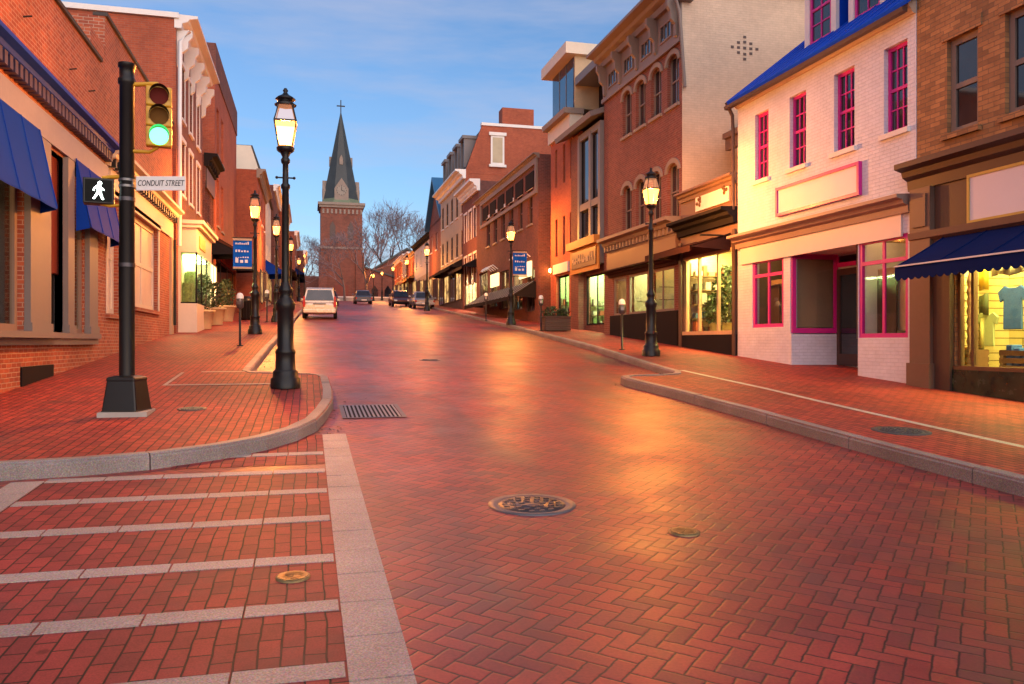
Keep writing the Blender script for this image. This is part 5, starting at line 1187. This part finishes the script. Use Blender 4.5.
# ------------------------------------------------------------------ road ironwork
def cover(px, r, label, mat, dz, rim=True, spokes=True):
    x, y = gp(*px, dz); z = g(y)+dz; sl = math.atan(g(y+.5)-g(y-.5))
    ro_ = root('manhole_cover', (x, y, z), label, 'manhole cover', 'covers set in the paving')
    m = MB(); m.lathe([(r*.78, .003), (r*.80, .006), (r, .006), (r*1.005, -.03)], (x,y,z), 36); m.build('ring', paint('worn pale iron', (.17,.155,.165), .5, .6, .3, scale=8) if rim else mat, ro_)
    m = MB(); m.lathe([(r*.78, -.01), (r*.77, .004), (.001, .005)], (x,y,z), 36)
    for rr in (.25, .45, .63):
        n = int(rr*28)
        for k in range(n):
            a = 2*PI*k/n; c_ = Vector((x+r*rr*math.cos(a), y+r*rr*math.sin(a), z+.012)); m.box(c_.x-.022, c_.x+.022, c_.y-.014, c_.y+.014, z+.004, z+.011)
    m.build('lid', mat, ro_)
    ro_.rotation_euler = (sl, 0, 0); return ro_
cover((532,504.5), .36, 'large round manhole cover with pale rim in the middle of the road', M['iron'], .002)
cover((684,532), .115, 'small brassy valve cover in the road right of the big manhole', M['rust'], .004, False)
cover((293,577), .10, 'small brassy valve cover between the crosswalk stripes', M['rust'], .008, False)
cover((901,431), .34, 'dark round manhole cover in the right sidewalk', M['roofd'], KH+.002, False)
cover((192,409), .19, 'small dark plate in the left corner sidewalk', M['iron'], KH+.002, False)
cover((430,360), .28, 'distant dark manhole cover up the road', M['iron'], .002, False)
# storm drain
(xa, ya), (xb, yb) = gp(340, 418), gp(397, 406)
r = root('storm_drain', ((xa+xb)/2, (ya+yb)/2, g(ya)), 'slatted iron storm drain grate against the left corner kerb', 'drain')
x0, x1 = .52, 1.30; y0, y1 = min(ya, yb)-.05, max(ya, yb)+.1
m = MB(); zz = lambda y: g(y)+.012
for a in ((x0-.06,x1+.06,y0-.05,y0),(x0-.06,x1+.06,y1,y1+.05),(x0-.06,x0,y0,y1),(x1,x1+.06,y0,y1)): m.poly([(a[0],a[2],zz(a[2])),(a[1],a[2],zz(a[2])),(a[1],a[3],zz(a[3])),(a[0],a[3],zz(a[3]))])
m.build('frame', M['iron'], r)
m = MB(); n = 13
for i in range(n):
    a = x0+(x1-x0)*(i+.25)/n; w = (x1-x0)/n*.5; m.poly([(a,y0,zz(y0)),(a+w,y0,zz(y0)),(a+w,y1,zz(y1)),(a,y1,zz(y1))])
m.build('grate', M['metal'], r)
m = MB(); m.poly([(x0,y0,g(y0)+.005),(x1,y0,g(y0)+.005),(x1,y1,g(y1)+.005),(x0,y1,g(y1)+.005)]); m.build('pit_shade', M['dark'], r)  # flat dark sheet, the shade down in the drain put into colour
# utility vault framed by stone on the left pavement
p1, p2 = gp(162, 386, KH), gp(272, 386, KH); p3 = gp(262, 372, KH)
r = root('utility_vault', (p1[0], p1[1], g(p1[1])+KH), 'long brick filled utility cover framed by pale stone on left sidewalk', 'utility cover')
ya, yb = p1[1], p3[1]; m = MB(); zz = lambda y: g(y)+KH+.008
for a in ((p1[0],p2[0],ya,ya+.14),(p1[0]+.35,p2[0],yb,yb+.14),(p1[0],p1[0]+.06,ya+.14,yb)): m.poly([(a[0],a[2],zz(a[2])),(a[1],a[2],zz(a[2])),(a[1],a[3],zz(a[3])),(a[0],a[3],zz(a[3]))])
m.build('stone_frame', M['granite'], r)
m = MB(); m.poly([(p1[0]+.06,ya+.14,zz(ya+.14)-.003),(p2[0],ya+.14,zz(ya+.14)-.003),(p2[0],yb,zz(yb)-.003),(p1[0]+.06,yb,zz(yb)-.003)]); m.build('cover_plate', M['walk'], r)
rnd = random.Random(9); m = MB()
for k in range(420):
    yy = rnd.uniform(5, 34); side = rnd.random() < .5
    if side: xx = interp(RC, yy)-abs(rnd.gauss(.02, .22))-.02
    else:
        if yy < 10: continue
        xx = interp(LC, yy)+abs(rnd.gauss(.02, .2))+.02
    a = rnd.uniform(0, PI); L = rnd.uniform(.012, .035); zz = g(yy)+.006
    m.poly([(xx+L*math.cos(a), yy+L*math.sin(a), zz+rnd.uniform(0,.012)), (xx-L*.5*math.sin(a), yy+L*.5*math.cos(a), zz), (xx-L*math.cos(a), yy-L*math.sin(a), zz+rnd.uniform(0,.012)), (xx+L*.5*math.sin(a), yy-L*.5*math.cos(a), zz)])
o = tag(m.build('leaf_litter', paint('dry leaf', (.14,.075,.03), .8)), 'scattered dry leaves and grit along the kerbs', 'litter'); kind(o, 'stuff')
# ------------------------------------------------------------------ goods in the lit windows
b, mu, zg0, zg1 = R1
def shirt(u, z, w, h, mat, label, d=-.8):
    u += .75
    r = root('hanging_shirt', b.P(u, z, d), label, 'clothing', 'clothes in the yellow shop window'); m = MB()
    pts = [(-.28,1),(-.5,.86),(-.42,.62),(-.3,.70),(-.31,0),(.31,0),(.3,.70),(.42,.62),(.5,.86),(.28,1),(.12,.95),(-.12,.95)]
    m.prism([b.P(u+a*w, z+c*h, d) for a, c in pts], (.05, 0, 0)); m.build('shirt', mat, r, .015)
def hung(u0, u1, z0, z1, mat, label, name='hanging_cloth', d=-.8):
    u0 += .75; u1 += .75
    r = root(name, b.P((u0+u1)/2, z0, d), label, 'clothing', 'clothes in the yellow shop window'); m = MB(); n = 10
    P = []
    for k in range(n+1):
        u = u0+(u1-u0)*k/n; o = .035*math.sin(k*1.9)
        P += [b.P(u, z1-.06*math.sin(PI*k/n), d+o), b.P(u, z0+.03*math.sin(k), d+o*1.8)]
    m.faces(P, [(2*k, 2*k+2, 2*k+3, 2*k+1) for k in range(n)], True); o_ = m.build('cloth', mat, r); s_ = o_.modifiers.new('thickness', 'SOLIDIFY'); s_.thickness = .015
H_ = zg1-zg0; bl = paint('blue cotton', (.03,.12,.42), .9, var=.3, scale=6)
shirt(mu-.85, zg0+.72, .62, .78, bl, 'blue tee shirt hanging in the middle of the yellow shop window')
hung(mu-.35, mu+.40, zg0+1.45, zg0+2.0, paint('yellow cotton', (.70,.48,.03), .9), 'bright yellow cloth hung high in the clothes window')
hung(mu-1.15, mu-.42, zg0+1.7, zg0+2.2, paint('white cotton', (.75,.70,.52), .9), 'white draped cloth hung high beside the blue shirt')
hung(mu-.35, mu+.40, zg0+.98, zg0+1.4, paint('olive cotton', (.06,.08,.03), .9), 'dark olive cloth hung at mid height in the clothes window')
hung(mu-.25, mu+.25, zg0+.3, zg0+.95, paint('khaki cotton', (.36,.33,.10), .9), 'khaki cloth hanging lowest in the clothes window')
hung(mu-1.9, mu-1.2, zg0+1.2, zg0+2.1, paint('green cotton', (.2,.30,.10), .9), 'green cloth hung right of the blue shirt')
hung(mu-1.95, mu-1.5, zg0+.5, zg0+1.1, paint('cream cotton', (.72,.66,.50), .9), 'cream cloth hung low at the near end of the clothes window')
shirt(mu-.30, zg0+.42, .5, .62, paint('pale green cotton', (.38,.45,.22), .9), 'pale green shirt hanging low by the carved post')
shirt(mu-1.75, zg0+1.3, .55, .7, paint('white shirt cotton', (.74,.72,.66), .9), 'white shirt hanging high at the near end of the clothes window')
r = root('carved_post', b.P(mu+.45, zg0, -.45), 'patterned red and white carved post in the clothes window', 'ornament'); m = MB()
m.lathe([(.07,0)]+[(.05+.025*(k%2), .06+.09*k) for k in range(19)]+[(.03,1.8)], b.P(mu+.45, zg0, -.45), 12); m.build('post', paint('carved paint', (.45,.22,.13), .6, var=.8, scale=11), r)
for k, (u, lab) in enumerate(((mu+.62, 'wooden crate on the floor left of the carved post'), (mu-.5, 'wooden crate of folded goods under the blue shirt'), (mu-1.4, 'wooden crate under the green cloth'))):
    r = root('display_crate', b.P(u, zg0, -.55), lab, 'crate', 'crates in the yellow shop window'); m = MB()
    for zz in (0, .13, .26): b.fb(m, u-.28, u+.28, zg0+zz, zg0+zz+.09, -.75, -.73); b.fb(m, u-.28, u+.28, zg0+zz, zg0+zz+.09, -.42, -.40)
    for uu in (u-.28, u+.25): b.fb(m, uu, uu+.03, zg0, zg0+.36, -.73, -.42)
    b.fb(m, u-.25, u+.25, zg0+.02, zg0+.04, -.73, -.42); m.build('slats', M['wood'], r)
    m = MB(); [b.fb(m, u-.22+q*.15, u-.1+q*.15, zg0+.042, zg0+.35+.05*q, -.7, -.46) for q in range(3)]; m.build('folded_goods', bl if k else paint('orange cotton', (.6,.2,.03), .9), r, .02)
b, zg0, zg1 = R3
for u, h, w, lab, sd_ in ((20.4, 1.25, .8, 'leafy plant in the lit narrow shop window, nearest the white house', 81), (21.5, 1.7, .9, 'tall leafy plant in the middle of the lit narrow shop window', 82), (22.3, .9, .6, 'small plant at the far end of the lit narrow shop window', 83)):
    shrub(b.X(-.8), u, zg0+.25, h, w, lab, sd_, 'plant', 'plants in the lit narrow shop')
    r = root('plant_pot', (b.X(-.8), u, zg0), ['pot of the plant nearest the white house', 'pot of the tallest plant in the narrow shop', 'pot of the small plant at the far end of the narrow shop'][sd_-81], 'pot', 'pots in the lit narrow shop'); m = MB(); m.lathe([(.12,0),(.17,.28),(.19,.28),(.19,.32),(.15,.31)], (b.X(-.8), u, zg0), 14); m.build('pot', M['terracotta'], r)
def shelf(b, u0, u1, z0, z1, d, label, name='display_shelf', n=3, end=None, grp='stocked shelves in the shop windows', seed=1):
    rnd = random.Random(seed)
    if end is None: r = root(name, b.P((u0+u1)/2, z0, d), label, 'shelf', grp); bx = lambda m, a, c, v0, v1, e, f: b.fb(m, a, c, v0, v1, e, f)
    else: r = root(name, b.P(end, z0, -(u0+u1)/2), label, 'shelf', grp); bx = lambda m, a, c, v0, v1, e, f: b.fb(m, end-f, end-e, v0, v1, -a, -c)
    m = MB()
    for k in range(n): bx(m, u0, u1, z0+(z1-z0)*k/n, z0+(z1-z0)*k/n+.03, d-.3, d)
    for u in (u0, u1-.03): bx(m, u, u+.03, z0, z1, d-.302, d-.27)
    m.build('rack', M['wood'], r)
    mats = [paint('stock '+str(i), c, .6, var=.4, scale=7) for i, c in enumerate(((.45,.1,.05), (.1,.2,.35), (.5,.42,.2), (.12,.25,.08), (.6,.55,.48), (.05,.04,.05)))]
    m = MB()
    for k in range(n):
        u = u0+.06
        while u < u1-.2:
            w = rnd.uniform(.07, .26); h = rnd.uniform(.12, (z1-z0)/n-.08); m.cur = rnd.randrange(6); bx(m, u, u+w, z0+(z1-z0)*k/n+.031, z0+(z1-z0)*k/n+.031+h, d-.25, d-.04); u += w+rnd.uniform(.02, .12)
    m.build('stock', mats, r)
BR4, BR5, BR6, BR7 = BS['corner_block'], BS['modern_infill'], BS['penthouse_block'], BS['dark_brick_row']
shelf(b, .3, 2.1, zg0, zg0+2.2, 0, 'tall stocked shelf against the far wall of the bright narrow shop', seed=2, n=5, end=22.65)
shelf(R1[0], 6.6, 11.7, R1[2], R1[2]+.75, -1.1, 'long low stocked shelf at the back of the clothes window', seed=3, n=2)
z = g(26)+KH+.95
shelf(BR4, .3, 1.6, z, z+1.3, 0, 'stocked shelf in the dim window of the arched brick block', seed=4, end=25.4)
shelf(BR4, .3, 1.6, z, z+.9, 0, 'low stocked shelf in the greenish window of the arched brick block', seed=5, n=2, end=27.3)
shelf(BR5, .3, 1.8, g(31.8)+KH+.25, g(31.8)+KH+1.5, 0, 'stocked shelf in the glowing window under the orange fascia', seed=6, end=32.6)
shelf(BR6, .3, 1.8, g(35)+KH+.3, g(35)+KH+1.4, 0, 'stocked shelf in the small window under the glass penthouse', seed=7, end=36.15)
for i, (u, lab) in enumerate(((45.1, 'nearest'), (50.9, 'middle'), (54.3, 'farthest'))): shelf(BR7, .3, 1.6, g(u)+KH+.5, g(u)+KH+2.0, 0, lab+' of three stocked shelves under the striped awning', seed=8+i, end=u)
